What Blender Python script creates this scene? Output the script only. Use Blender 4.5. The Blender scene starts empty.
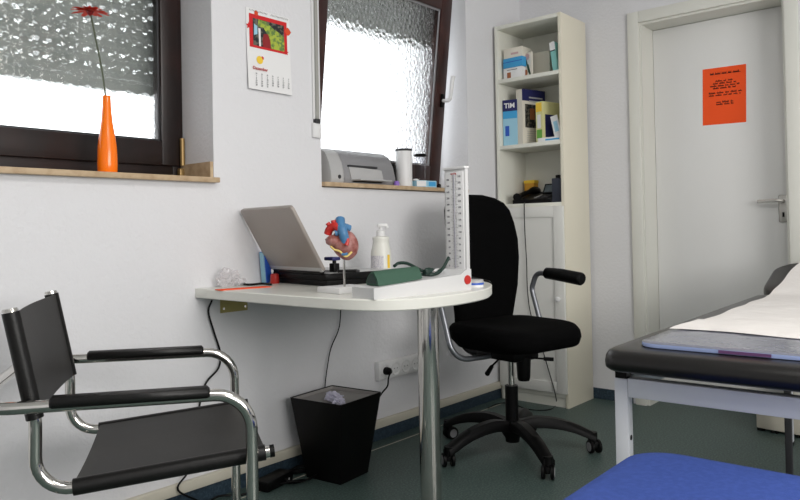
import bpy, bmesh, math, random
from mathutils import Vector, Matrix, noise
random.seed(7)
PI = math.pi
S = bpy.context.scene
C = S.collection

# ------------------------------------------------------------------ camera
YAW, PIT, ROL, FPX, PY0, CH = 0.70544, 0.01302, 0.01893, 720.0, 220.16, 0.92475
c_, s_ = math.cos(YAW), math.sin(YAW)
Fv = Vector((c_*math.cos(PIT), s_*math.cos(PIT), math.sin(PIT)))
R0 = Vector((s_, -c_, 0)); U0 = R0.cross(Fv)
Rv = math.cos(ROL)*R0 - math.sin(ROL)*U0
Uv = math.sin(ROL)*R0 + math.cos(ROL)*U0
cd = bpy.data.cameras.new('camera'); co = bpy.data.objects.new('camera', cd); C.objects.link(co)
co.matrix_world = Matrix((( Rv.x, Uv.x, -Fv.x, 0), (Rv.y, Uv.y, -Fv.y, 0), (Rv.z, Uv.z, -Fv.z, CH), (0, 0, 0, 1)))
cd.sensor_fit = 'HORIZONTAL'; cd.sensor_width = 36; cd.lens = 36*FPX/800
cd.shift_y = -(250-PY0)/800; cd.clip_start = 0.02
S.camera = co
O0 = Vector((0, 0, CH))
def ray(x, y): return FPX*Fv + (x-400)*Rv - (y-PY0)*Uv
def pz(x, y, z): d = ray(x, y); return O0 + d*((z-CH)/d.z)
def py(x, y, Y): d = ray(x, y); return O0 + d*(Y/d.y)
def px(x, y, X): d = ray(x, y); return O0 + d*(X/d.x)

# ------------------------------------------------------------------ world, lights, exposure
w = bpy.data.worlds.new('world'); S.world = w; w.use_nodes = True
w.node_tree.nodes['Background'].inputs[0].default_value = (0.93, 0.97, 1, 1)
w.node_tree.nodes['Background'].inputs[1].default_value = 3.2
def area(name, loc, rot, sx, sy, power, col=(1, 1, 1)):
    l = bpy.data.lights.new(name, 'AREA'); l.shape = 'RECTANGLE'; l.size = sx; l.size_y = sy
    l.energy = power; l.color = col
    o = bpy.data.objects.new(name, l); C.objects.link(o); o.location = loc; o.rotation_euler = rot
    return o
area('ceiling_lamp_light', (0.75, 0.0, 2.44), (0, 0, 0), 1.5, 0.6, 28, (1.0, 0.965, 0.925))
area('fill_light_right_wall', (0.75, -2.28, 1.55), (math.radians(90), 0, 0), 2.4, 1.2, 96, (1.0, 0.975, 0.945))  # added fill on the unseen, windowless wall, for light from the camera side
S.view_settings.view_transform = 'Standard'; S.view_settings.look = 'None'
S.view_settings.gamma = 1; S.view_settings.exposure = 0.0
S.view_settings.use_curve_mapping = False

# ------------------------------------------------------------------ materials
def lin(c): return tuple(((v/12.92) if v <= .04045 else ((v+.055)/1.055)**2.4) for v in c)
def mat(name, col, rough=.5, metal=0, spec=.5, bump=None, noise_mix=None, trans=0, coat=0, sheen=0, alpha=1, ior=1.45, bumpd=.1):
    m = bpy.data.materials.new(name); m.use_nodes = True
    nt = m.node_tree; b = nt.nodes['Principled BSDF']
    c4 = (*lin(col), 1)
    b.inputs['Base Color'].default_value = c4
    b.inputs['Roughness'].default_value = rough; b.inputs['Metallic'].default_value = metal
    b.inputs['Specular IOR Level'].default_value = spec
    b.inputs['Transmission Weight'].default_value = trans
    b.inputs['Coat Weight'].default_value = coat
    b.inputs['Sheen Weight'].default_value = sheen
    b.inputs['Alpha'].default_value = alpha
    b.inputs['IOR'].default_value = ior
    tc = nt.nodes.new('ShaderNodeTexCoord')
    if noise_mix:
        sc, c2, lo, hi = noise_mix
        n = nt.nodes.new('ShaderNodeTexNoise'); n.inputs['Scale'].default_value = sc; n.inputs['Detail'].default_value = 4
        nt.links.new(tc.outputs['Object'], n.inputs['Vector'])
        r = nt.nodes.new('ShaderNodeMapRange'); r.inputs[1].default_value = lo; r.inputs[2].default_value = hi
        nt.links.new(n.outputs[0], r.inputs[0])
        mx = nt.nodes.new('ShaderNodeMix'); mx.data_type = 'RGBA'
        mx.inputs[6].default_value = c4; mx.inputs[7].default_value = (*lin(c2), 1)
        nt.links.new(r.outputs[0], mx.inputs[0]); nt.links.new(mx.outputs[2], b.inputs['Base Color'])
    if bump:
        sc, st = bump
        n = nt.nodes.new('ShaderNodeTexNoise'); n.inputs['Scale'].default_value = sc; n.inputs['Detail'].default_value = 3
        nt.links.new(tc.outputs['Object'], n.inputs['Vector'])
        bp = nt.nodes.new('ShaderNodeBump'); bp.inputs['Strength'].default_value = st; bp.inputs['Distance'].default_value = bumpd
        nt.links.new(n.outputs[0], bp.inputs['Height']); nt.links.new(bp.outputs[0], b.inputs['Normal'])
    return m
M = {}
M['wall'] = mat('woodchip wallpaper', (.86, .86, .87), .85, spec=.2, bump=(70, .2), bumpd=.01)
M['ceil'] = mat('ceiling paint', (.9, .9, .9), .9)
M['white'] = mat('white lacquer', (.87, .87, .85), .4)
M['doorw'] = mat('door white', (.89, .89, .885), .35)
M['casing'] = mat('casing cream white', (.86, .86, .83), .4)
M['cream'] = mat('bookcase cream', (.88, .88, .84), .45)
M['creamside'] = mat('bookcase side beige', (.88, .86, .79), .45)
M['duct'] = mat('duct cream plastic', (.80, .78, .72), .5)
M['floor'] = mat('green speckled linoleum', (.25, .315, .30), .45, noise_mix=(140, (.38, .45, .43), .45, .68), spec=.4)
M['base'] = mat('blue linoleum skirting', (.15, .21, .26), .5, noise_mix=(120, (.22, .29, .34), .45, .65))
M['brown'] = mat('dark brown window frame', (.10, .065, .06), .38, noise_mix=(8, (.15, .085, .075), .4, .7))
M['redbrown'] = mat('reddish brown window frame', (.17, .09, .08), .35, noise_mix=(10, (.25, .13, .11), .4, .7))
M['sill'] = mat('beige stone sill', (.74, .65, .53), .45, noise_mix=(30, (.66, .56, .44), .4, .7))
M['tabletop'] = mat('white table laminate', (.87, .87, .84), .3)
M['chrome'] = mat('chrome', (.80, .79, .77), .09, metal=1)
M['silver'] = mat('silver grey paint', (.55, .56, .58), .3, metal=.7)
M['leather'] = mat('black leather', (.065, .062, .060), .40, spec=.35, bump=(120, .2), bumpd=.003)
M['leather2'] = mat('dark seat leather', (.115, .11, .105), .5, spec=.35, noise_mix=(5, (.15, .145, .14), .45, .7))
M['pad'] = mat('black vinyl', (.075, .068, .062), .3)
M['blackf'] = mat('black fabric', (.022, .022, .024), .95, bump=(300, .3), bumpd=.002, spec=.08)
M['blackp'] = mat('black plastic', (.022, .022, .024), .45, spec=.22)
M['darkg'] = mat('dark grey plastic', (.19, .19, .20), .5)
M['grey'] = mat('grey plastic', (.55, .55, .56), .4)
M['lgrey'] = mat('light grey plastic', (.70, .70, .70), .4)
M['wplastic'] = mat('white plastic', (.88, .88, .88), .35)
M['wmetal'] = mat('white painted steel', (.85, .86, .88), .35)
M['lid'] = mat('grey laptop lid', (.60, .57, .55), .35, metal=.35, noise_mix=(3, (.64, .61, .58), .3, .7))
M['orange'] = mat('orange glass', (1.0, .48, .02), .22, coat=.15)
M['red'] = mat('red petals', (.93, .25, .15), .6)
M['green'] = mat('stem green', (.33, .36, .28), .6)
M['cuff'] = mat('dark green cloth', (.22, .34, .28), .8, bump=(300, .4), bumpd=.002)
M['dgreen'] = mat('green rubber tube', (.07, .17, .14), .5)
M['paper'] = mat('white paper', (.90, .885, .87), .8, bump=(9, .35), bumpd=.03)
M['pwhite'] = mat('smooth paper', (.90, .90, .90), .7)
M['notice'] = mat('orange paper', (.95, .33, .11), .8)
M['ink'] = mat('black ink', (.18, .05, .03), .8)
M['dink'] = mat('grey ink', (.45, .45, .47), .8)
M['rink'] = mat('red ink', (.72, .30, .30), .8)
M['mat'] = mat('bluish vinyl sheet', (.46, .47, .52), .16, spec=.6, bump=(12, .2), bumpd=.02)
M['matedge'] = mat('blue vinyl edge', (.56, .62, .78), .25)
M['plum'] = mat('plum stripe', (.42, .28, .45), .4)
M['blue'] = mat('royal blue upholstery', (.19, .29, .58), .85, bump=(500, .35), bumpd=.002, noise_mix=(90, (.22, .32, .63), .4, .7))
M['bin'] = mat('black bin plastic', (.025, .023, .022), .45, spec=.2)
M['binin'] = mat('grey bin liner', (.40, .385, .37), .5)
M['binlid'] = mat('grey bag in bin', (.60, .585, .575), .6, bump=(8, .3), bumpd=.02)
M['tissue'] = mat('crumpled tissue', (.80, .79, .86), .8)
M['clearbag'] = mat('clear plastic bag', (.88, .87, .88), .25, alpha=.38)
M['brass'] = mat('yellow zinc', (.70, .65, .42), .5, metal=.3)
M['bronze'] = mat('bronze hinge', (.55, .45, .28), .4, metal=.5)
M['hblue'] = mat('vein blue', (.27, .46, .62), .4)
M['hred'] = mat('artery red', (.72, .17, .15), .4)
M['hflesh'] = mat('heart flesh', (.64, .45, .43), .45, noise_mix=(35, (.50, .27, .24), .42, .60))
M['hyel'] = mat('heart fat yellow', (.86, .76, .45), .5)
M['bottle'] = mat('milky bottle', (.88, .88, .85), .35)
M['label'] = mat('pale label', (.84, .83, .84), .5, noise_mix=(300, (.70, .69, .74), .5, .6))
M['yel'] = mat('yellow', (.93, .78, .25), .5)
M['folder'] = mat('blue folder', (.16, .34, .72), .4)
M['navy'] = mat('navy', (.13, .14, .35), .5)
M['gcase'] = mat('off white gauge plastic', (.80, .80, .80), .45)
M['handle'] = mat('pale satin metal', (.80, .79, .77), .25, metal=.35)
M['navy2'] = mat('slate', (.16, .18, .23), .5)
M['sky'] = mat('sky blue card', (.25, .62, .83), .5)
M['lblue'] = mat('pale blue card', (.60, .78, .86), .5)
M['teal'] = mat('pale teal card', (.52, .76, .74), .5)
M['bkgreen'] = mat('leaf green', (.40, .66, .25), .5)
M['cyel'] = mat('cream yellow cover', (.86, .85, .62), .5)
M['ccream'] = mat('cream cover', (.87, .85, .80), .5)
M['amber'] = mat('amber note block', (.80, .58, .18), .6)
M['pink'] = mat('faded pink', (.78, .66, .66), .6)
M['orangered'] = mat('orange red print', (.85, .30, .15), .6)
M['photo'] = mat('photo print', (.13, .14, .15), .5, noise_mix=(60, (.40, .38, .34), .5, .6))
M['photog'] = mat('yellow green print', (.66, .72, .26), .5, noise_mix=(70, (.38, .50, .26), .45, .6))
M['photor'] = mat('dark red print', (.55, .12, .13), .5)
M['calred'] = mat('red print', (.80, .12, .14), .5)
M['lcd'] = mat('phone display', (.38, .42, .44), .2)
M['tan'] = mat('tan', (.66, .55, .42), .5)
M['tube'] = mat('glass tube grey', (.55, .55, .58), .2)
M['brownspot'] = mat('brown print', (.62, .38, .24), .5)
M['violet'] = mat('violet', (.55, .42, .75), .5)
M['shutter'] = mat('grey roller shutter', (.72, .74, .71), .5, noise_mix=(20, (.62, .65, .62), .4, .7))
M['ext'] = mat('exterior render', (.75, .73, .74), .8)
M['strap'] = mat('grey strap', (.62, .62, .60), .8)

# shutter slats let a little daylight through
nt = M['shutter'].node_tree; pb = nt.nodes['Principled BSDF']; out = [n for n in nt.nodes if n.type == 'OUTPUT_MATERIAL'][0]
tr = nt.nodes.new('ShaderNodeBsdfTranslucent'); tr.inputs[0].default_value = (.55, .58, .58, 1)
mx = nt.nodes.new('ShaderNodeMixShader'); mx.inputs[0].default_value = .22
nt.links.new(pb.outputs[0], mx.inputs[1]); nt.links.new(tr.outputs[0], mx.inputs[2]); nt.links.new(mx.outputs[0], out.inputs[0])
# patterned window glass
g = bpy.data.materials.new('patterned glass'); g.use_nodes = True; nt = g.node_tree
b = nt.nodes['Principled BSDF']; out = [n for n in nt.nodes if n.type == 'OUTPUT_MATERIAL'][0]
b.inputs['Transmission Weight'].default_value = 1; b.inputs['Roughness'].default_value = .04; b.inputs['IOR'].default_value = 1.45
tc = nt.nodes.new('ShaderNodeTexCoord'); v = nt.nodes.new('ShaderNodeTexVoronoi'); v.feature = 'SMOOTH_F1'
v.inputs['Scale'].default_value = 50; v.inputs['Smoothness'].default_value = .35
bp = nt.nodes.new('ShaderNodeBump'); bp.inputs['Strength'].default_value = 1.0; bp.inputs['Distance'].default_value = .0028; bp.invert = True
nt.links.new(tc.outputs['Object'], v.inputs['Vector']); nt.links.new(v.outputs['Distance'], bp.inputs['Height'])
nt.links.new(bp.outputs[0], b.inputs['Normal'])
tp = nt.nodes.new('ShaderNodeBsdfTransparent'); mx = nt.nodes.new('ShaderNodeMixShader'); mx.inputs[0].default_value = .25
nt.links.new(b.outputs[0], mx.inputs[1]); nt.links.new(tp.outputs[0], mx.inputs[2]); nt.links.new(mx.outputs[0], out.inputs[0])
M['glass'] = g
g2 = g.copy(); g2.name = 'bubbled glass'
for nd in g2.node_tree.nodes:
    if nd.type == 'BUMP': nd.inputs['Distance'].default_value = .0055
M['glass2'] = g2

# ------------------------------------------------------------------ mesh helpers
def V(*a): return Vector(a)
def frame(m, x0, x1, z0, z1, y0, y1, wl, wr, wb, wt, bev=.004):
    m.box((x0, y0, z0), (x0+wl, y1, z1), bev); m.box((x1-wr, y0, z0), (x1, y1, z1), bev)
    m.box((x0+wl-.0005, y0+.0004, z0), (x1-wr+.0005, y1-.0004, z0+wb), bev*.5); m.box((x0+wl-.0005, y0+.0004, z1-wt), (x1-wr+.0005, y1-.0004, z1), bev*.5)
    return m
class MB:
    def __init__(s, T=None): s.bm = bmesh.new(); s.T = T or Matrix()
    def _add(s, vs, fs):
        bv = [s.bm.verts.new(s.T @ Vector(v)) for v in vs]
        for f in fs:
            try: s.bm.faces.new([bv[i] for i in f])
            except ValueError: pass
        return bv
    def box(s, a, b, bev=0, M4=None, seg=2):
        t = bmesh.new(); bmesh.ops.create_cube(t, size=1)
        a = Vector(a); b = Vector(b)
        for v in t.verts: v.co = Vector([(a[i]+b[i])/2 + v.co[i]*abs(b[i]-a[i]) for i in range(3)])
        if bev: bmesh.ops.bevel(t, geom=t.edges[:], offset=bev, segments=seg, affect='EDGES', profile=.5)
        if M4: bmesh.ops.transform(t, matrix=M4, verts=t.verts)
        s.merge(t); return s
    def merge(s, t):
        t.verts.ensure_lookup_table(); t.verts.index_update()
        s._add([v.co.copy() for v in t.verts], [[v.index for v in f.verts] for f in t.faces]); t.free()
    def sweep(s, pts, r, n=10, caps=True, closed=False):
        pts = [Vector(p) for p in pts]; N = len(pts)
        rs = r if isinstance(r, (list, tuple)) else [r]*N
        rings = []; up = None
        for i in range(N):
            if closed: t = (pts[(i+1) % N]-pts[i-1]).normalized()
            else: t = (pts[min(i+1, N-1)]-pts[max(i-1, 0)]).normalized()
            if up is None: up = t.orthogonal().normalized()
            up = (up - t*up.dot(t))
            up = up.normalized() if up.length > 1e-6 else t.orthogonal().normalized()
            sd = t.cross(up)
            rings.append([pts[i] + (up*math.cos(2*PI*k/n) + sd*math.sin(2*PI*k/n))*rs[i] for k in range(n)])
        vs = [p for ring in rings for p in ring]; fs = []
        for i in range(N if closed else N-1):
            j = (i+1) % N
            for k in range(n): fs.append([i*n+k, i*n+(k+1) % n, j*n+(k+1) % n, j*n+k])
        if caps and not closed: fs += [list(range(n))[::-1], [(N-1)*n+k for k in range(n)]]
        s._add(vs, fs); return s
    def cyl(s, a, b, r, n=20, r2=None): return s.sweep([a, b], [r, r if r2 is None else r2], n)
    def lathe(s, prof, n=28, M4=None):
        vs = []; fs = []
        for (r, z) in prof:
            for k in range(n):
                p = V(max(r, 1e-5)*math.cos(2*PI*k/n), max(r, 1e-5)*math.sin(2*PI*k/n), z); vs.append(M4 @ p if M4 else p)
        for i in range(len(prof)-1):
            for k in range(n): fs.append([i*n+k, i*n+(k+1) % n, (i+1)*n+(k+1) % n, (i+1)*n+k])
        fs += [list(range(n))[::-1], [(len(prof)-1)*n+k for k in range(n)]]
        s._add(vs, fs); return s
    def stack(s, outline, layers, M4=None, f=None):
        """layers: (scale, z) over a closed 2D outline about its centre"""
        n = len(outline); cx = sum(p[0] for p in outline)/n; cy = sum(p[1] for p in outline)/n
        vs = []; fs = []
        for (sc, z) in layers:
            for (x, y) in outline:
                p = V(cx+(x-cx)*sc, cy+(y-cy)*sc, z)
                if f: p = f(p)
                vs.append(M4 @ p if M4 else p)
        for i in range(len(layers)-1):
            for k in range(n): fs.append([i*n+k, i*n+(k+1) % n, (i+1)*n+(k+1) % n, (i+1)*n+k])
        fs += [list(range(n))[::-1], [(len(layers)-1)*n+k for k in range(n)]]
        s._add(vs, fs); return s
    def prism(s, pts, vec):
        vec = Vector(vec); pts = [Vector(p) for p in pts]; n = len(pts)
        s._add(pts+[p+vec for p in pts], [list(range(n))[::-1], list(range(n, 2*n))] + [[k, (k+1) % n, n+(k+1) % n, n+k] for k in range(n)])
        return s
    def grid(s, fn, nu, nv, thick=None):
        vs = [fn(i/nu, j/nv) for i in range(nu+1) for j in range(nv+1)]
        fs = [[i*(nv+1)+j, (i+1)*(nv+1)+j, (i+1)*(nv+1)+j+1, i*(nv+1)+j+1] for i in range(nu) for j in range(nv)]
        if thick:
            t = Vector(thick); m = len(vs)
            vs2 = [Vector(v)+t for v in vs]
            fs2 = [[m+k for k in f][::-1] for f in fs]
            rim = [i*(nv+1) for i in range(nu+1)] + [nu*(nv+1)+j for j in range(1, nv+1)] + [i*(nv+1)+nv for i in range(nu-1, -1, -1)] + [j for j in range(nv-1, 0, -1)]
            fr = [[rim[k], rim[(k+1) % len(rim)], m+rim[(k+1) % len(rim)], m+rim[k]] for k in range(len(rim))]
            vs = list(vs)+vs2; fs = fs+fs2+fr
        s._add(vs, fs); return s
    def crumple(s, cen, r, seed=0, sc=(1, 1, 1), amp=.45, sub=3):
        t = bmesh.new(); bmesh.ops.create_icosphere(t, subdivisions=sub, radius=1)
        for v in t.verts:
            k = 1+amp*noise.noise(v.co*2.6+V(seed, seed*.7, 0))*1.2 + amp*.5*noise.noise(v.co*6+V(0, seed, 3))
            v.co = Vector(cen)+Vector([v.co[i]*k*r*sc[i] for i in range(3)])
        s.merge(t); return s
    def build(s, name, m, parent=None, smooth=True, loc=None, rz=0, ang=35):
        bmesh.ops.recalc_face_normals(s.bm, faces=s.bm.faces)
        me = bpy.data.meshes.new(name); s.bm.to_mesh(me); s.bm.free()
        me.materials.append(M[m] if isinstance(m, str) else m)
        o = bpy.data.objects.new(name, me); C.objects.link(o)
        if smooth:
            for p in me.polygons: p.use_smooth = True
            me.set_sharp_from_angle(angle=math.radians(ang))
        if parent: o.parent = parent
        if loc is not None: o.location = loc; o.rotation_euler = (0, 0, rz)
        return o
def thing(name, label, cat, loc=(0, 0, 0), rz=0, group=None):
    o = bpy.data.objects.new(name, None); C.objects.link(o); o.location = loc; o.rotation_euler = (0, 0, rz)
    o.empty_display_size = .05
    o['label'] = label; o['category'] = cat
    if group: o['group'] = group
    return o
def tag(o, label, cat, group=None):
    o['label'] = label; o['category'] = cat
    if group: o['group'] = group
    return o
def struct(o): o['kind'] = 'structure'; return o
def senv(name, loc):
    o = bpy.data.objects.new(name, None); C.objects.link(o); o.location = loc; o.empty_display_size = .05
    return struct(o)
def fillet(pts, r, n=6):
    pts = [Vector(p) for p in pts]; out = [pts[0]]
    for i in range(1, len(pts)-1):
        a, b, c = pts[i-1], pts[i], pts[i+1]
        u = (a-b).normalized(); v = (c-b).normalized(); th = u.angle(v)
        rr = r[i-1] if isinstance(r, (list, tuple)) else r
        d = min(rr/math.tan(th/2), (a-b).length*.49, (c-b).length*.49)
        p0, p1 = b+u*d, b+v*d
        R_ = d*math.tan(th/2); bis = (u+v).normalized(); cen = b+bis*(R_/math.sin(th/2))
        for k in range(n+1):
            t = k/n; w0 = (p0-cen); w1 = (p1-cen); an = w0.angle(w1) if w0.length > 0 else 0
            if an < 1e-4: out.append(p0.lerp(p1, t)); continue
            out.append(cen + (w0*math.sin((1-t)*an) + w1*math.sin(t*an))/math.sin(an))
    out.append(pts[-1]); return out
def spline(pts, n=8):
    pts = [Vector(p) for p in pts]; P = [pts[0]*2-pts[1]]+pts+[pts[-1]*2-pts[-2]]; out = []
    for i in range(1, len(P)-2):
        for k in range(n):
            t = k/n; a, b, c, d = P[i-1:i+3]
            out.append(.5*((2*b)+(c-a)*t+(2*a-5*b+4*c-d)*t*t+(3*b-a-3*c+d)*t**3))
    out.append(pts[-1]); return out
def rrect(x0, y0, x1, y1, r, n=6):
    out = []
    for cx, cy, a0 in ((x1-r, y1-r, 0), (x0+r, y1-r, 90), (x0+r, y0+r, 180), (x1-r, y0+r, 270)):
        for k in range(n+1):
            a = math.radians(a0+90*k/n); out.append((cx+r*math.cos(a), cy+r*math.sin(a)))
    return out
def basis(org, ex, ey, ez): # matrix with columns
    ex, ey, ez, org = map(Vector, (ex, ey, ez, org))
    return Matrix(((ex.x, ey.x, ez.x, org.x), (ex.y, ey.y, ez.y, org.y), (ex.z, ey.z, ez.z, org.z), (0, 0, 0, 1)))
def text(body, size, M4, m, name, parent, align='LEFT', ext=.0004, bold=0):
    cu = bpy.data.curves.new(name, 'FONT'); cu.body = body; cu.size = size; cu.align_x = align; cu.extrude = ext; cu.offset = bold
    cu.resolution_u = 3
    t = bpy.data.objects.new(name, cu); C.objects.link(t)
    dg = bpy.context.evaluated_depsgraph_get(); me = bpy.data.meshes.new_from_object(t.evaluated_get(dg))
    bpy.data.objects.remove(t); bpy.data.curves.remove(cu)
    me.transform(M4); me.materials.clear(); me.materials.append(M[m])
    o = bpy.data.objects.new(name, me); C.objects.link(o); o.parent = parent
    return o

# ------------------------------------------------------------------ room shell
YW, XB, H = 2.151, 3.627, 2.5
X0, Y0 = -1.7, -2.3
WT = .42
struct(MB().box((X0-.1, Y0-.1, -.1), (XB+.4, YW+WT, 0)).build('floor', 'floor', smooth=False))
struct(MB().box((X0-.1, Y0-.1, H), (XB+.4, YW+WT, H+.1)).build('ceiling', 'ceil', smooth=False))
A0, A1, B0, B1, ZS, ZT = .10, 1.514, 2.036, 3.083, 1.104, 2.28
m = MB()
for a, b in ((X0-.1, A0), (A1, B0), (B1, XB+.4)): m.box((a, YW, 0), (b, YW+WT, H))
for a, b in ((A0, A1), (B0, B1)):
    m.box((a, YW, 0), (b, YW+WT, ZS)); m.box((a, YW, ZT), (b, YW+WT, H))
struct(m.build('wall_left', 'wall', smooth=False))
D0, D1, DZ = .770, 1.446, 1.966
m = MB(); m.box((XB, D1, 0), (XB+.24, YW, H)); m.box((XB, Y0, 0), (XB+.24, D0, H)); m.box((XB, D0, DZ), (XB+.24, D1, H))
struct(m.build('wall_back', 'wall', smooth=False))
struct(MB().box((X0-.1, Y0, 0), (X0, YW, H)).build('wall_front', 'wall', smooth=False))
struct(MB().box((X0-.1, Y0-.1, 0), (XB+.24, Y0, H)).build('wall_right', 'wall', smooth=False))
# skirting and cable duct
struct(MB().box((X0, YW-.006, 0), (3.34, YW, .056)).build('baseboard_left', 'base', smooth=False))
struct(MB().box((XB-.006, D1+.075, 0), (XB, YW-.41, .056)).box((XB-.006, Y0, 0), (XB, D0-.075, .056)).build('baseboard_back', 'base', smooth=False))
struct(MB().box((X0, YW-.022, .056), (3.325, YW, .092), .004).build('trim_1', 'duct'))

struct(MB().box((X0, 2.066, 0), (3.30, 2.070, .0008)).build('trim_2', 'duct', smooth=False))
struct(MB().box((XB+.20, D0-.01, 0), (XB+.238, D1+.01, DZ+.01)).build('light_stop_behind_door', 'wall', smooth=False))  # unseen panel added to keep world light from leaking round the door leaf
# door with casing
door = senv('door_1', (XB, (D0+D1)/2, 0))
def L(o, *p): return (p[0]-o.location.x, p[1]-o.location.y, p[2]-o.location.z)
T = Matrix.Translation(-door.location)
m = MB(T)
for y0, y1 in ((D1-.001, D1+.057), (D0-.057, D0+.001)): m.box((XB-.016, y0, 0), (XB, y1, DZ+.057), .003)
m.box((XB-.0155, D0+.0012, DZ-.0005), (XB-.0004, D1-.0012, DZ+.0565), .001)
m.build('casing', 'casing', door)
m = MB(T)
m.box((XB, D1-.012, 0), (XB+.19, D1, DZ)); m.box((XB, D0, 0), (XB+.19, D0+.012, DZ)); m.box((XB+.0005, D0+.0121, DZ-.012), (XB+.19, D1-.0121, DZ-.0003))
m.build('door_lining', 'casing', door, smooth=False)
XL = XB+.15
leaf = MB(T).box((XL, D0+.013, .001), (XL+.04, D1-.013, DZ-.014), .003).build('door_leaf', 'doorw', door)
hp = px(786, 203, XL)
m = MB(T).box((XL-.006, D0+.038, .925), (XL, D0+.078, 1.055), .006)
m.cyl((XL, D0+.058, 1.026), (XL-.045, D0+.058, 1.026), .009)
m.sweep(fillet([(XL-.042, D0+.050, 1.026), (XL-.05, D0+.075, 1.028), (XL-.045, D0+.160, 1.026)], .01), .0085)
hn = m.build('door_handle', 'handle', door)
hn['label'] = 'pale lever handle with keyhole plate'
MB(T).box((XL-.0075, D0+.053, .950), (XL-.004, D0+.062, .972)).build('keyhole', 'blackp', hn, smooth=False)

# notice on the door
nc = [px(702, 70, XL-.002), px(743, 64, XL-.002), px(704, 126, XL-.002), px(745, 121.5, XL-.002)]
nt_ = thing('notice_sheet', 'orange paper notice with lines of black text taped to white door', 'notice', (XL, nc[0].y, nc[2].z))
T = Matrix.Translation(-nt_.location)
yl, yr, zt, zb = nc[0].y, nc[0].y-.205, (nc[0].z+nc[1].z)/2, (nc[2].z+nc[3].z)/2
rot = Matrix.Translation(V(XL, (yl+yr)/2, (zt+zb)/2)) @ Matrix.Rotation(math.radians(1.2), 4, 'X') @ Matrix.Translation(-V(XL, (yl+yr)/2, (zt+zb)/2))
MB(T @ rot).box((XL-.0015, yr, zb), (XL-.0003, yl, zt)).build('sheet', 'notice', nt_, smooth=False)
m = MB(T @ rot); W_ = yl-yr; HH = zt-zb
rnd = random.Random(3)
def wordline(cy, a, b, h):
    x = a
    while x < b-.004:
        wl = min(rnd.uniform(.014, .034), b-x)
        # letters of a word as narrow strokes
        q = x
        while q < x+wl-.002:
            hh = h*rnd.choice((.6, .6, 1)); m.box((XL-.0019, yl-q-.0022, zt-cy-h/2), (XL-.0014, yl-q, zt-cy-h/2+hh)); q += .0032
        m.box((XL-.0019, yl-x-wl+.003, zt-cy-h/2), (XL-.0014, yl-x, zt-cy-h/2+h*.28))
        x += wl+.006
m.box((XL-.0019, yl-.180, zt-.0345), (XL-.0014, yl-.036, zt-.033)); wordline(.028, .036, .18, .010)
for cy, a, b in ((.066, .062, .145), (.078, .05, .16), (.090, .036, .175), (.102, .05, .158), (.125, .03, .185), (.137, .03, .182), (.172, .066, .145), (.183, .066, .148)): wordline(cy, a, b, .009)
m.build('printed_text', 'ink', nt_, smooth=False)

# ------------------------------------------------------------------ windows
def shutter(parent, T, xa, xb, zb, zt, y):
    m = MB(T); z = zb
    # bottom rail
    m.box((xa, y-.006, z), (xb, y+.006, z+.035)); z += .037
    g_ = MB(T); g_.box((xa-.01, y-.025, 1.11), (xa+.012, y+.025, zt)); g_.box((xb-.012, y-.025, 1.11), (xb+.01, y+.025, zt)); g_.build('shutter_rail', 'grey', parent, smooth=False)
    while z < zt:
        m.stack([(y-.005, z+.0), (y-.009, z+.012), (y-.009, z+.03), (y-.004, z+.042), (y+.004, z+.042), (y+.003, z)], [(1, xa), (1, xb)],
                M4=Matrix(((0, 0, 1, 0), (1, 0, 0, 0), (0, 1, 0, 0), (0, 0, 0, 1))))
        x = xa
        while x < xb-.02: # webs between the light slots
            m.box((x, y-.003, z+.040), (x+.030, y+.003, z+.052)); x += .046
        z += .050
    return m.build('roller_shutter', 'shutter', parent, smooth=False)
# window 1
w1 = senv('window_1', ((A0+A1)/2, 2.36, 1.10)); T = Matrix.Translation(-w1.location)
YF = 2.328
m = MB(T)
frame(m, A0, A1, 1.12, ZT, YF+.012, YF+.09, .05, .045, .056, .05)
m.build('window_frame', 'brown', w1)
m = MB(T)
gx1, gz0 = 1.420, 1.260
frame(m, A0+.03, A1-.022, 1.172, ZT-.03, YF, YF+.06, .08, A1-.022-gx1, gz0-1.172, .08, .006)
sash = m.build('sash', 'brown', w1)
m = frame(MB(T), A0+.109, gx1+.001, gz0-.001, ZT-.109, YF+.012, YF+.018, .008, .008, .008, .008, .001); m.build('glazing_bead', 'darkg', sash)
m = MB(T); m.cyl((A1-.014, YF-.004, 1.175), (A1-.014, YF-.004, 1.275), .009, 10); m.box((A1-.03, YF-.012, 1.126), (A1-.006, YF+.01, 1.165), .005)
m.build('hinge', 'bronze', w1)
MB(T).box((A0+.09, YF+.032, gz0-.01), (gx1+.01, YF+.038, ZT-.05)).build('glass_pane', 'glass', w1, smooth=False)
MB(T).box((A0-.0, YW-.032, 1.102), (A1+.004, YF+.012, 1.12), .002).build('window_sill', 'sill', w1)
MB(T).box((A1-.012, YW+.004, 1.12), (A1, YF+.01, 1.178)).build('sill_upstand', 'sill', w1, smooth=False)
zs1 = py(75, 86, 2.46).z
shutter(w1, T, A0+.01, A1-.01, zs1, ZT, 2.46)
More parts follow.
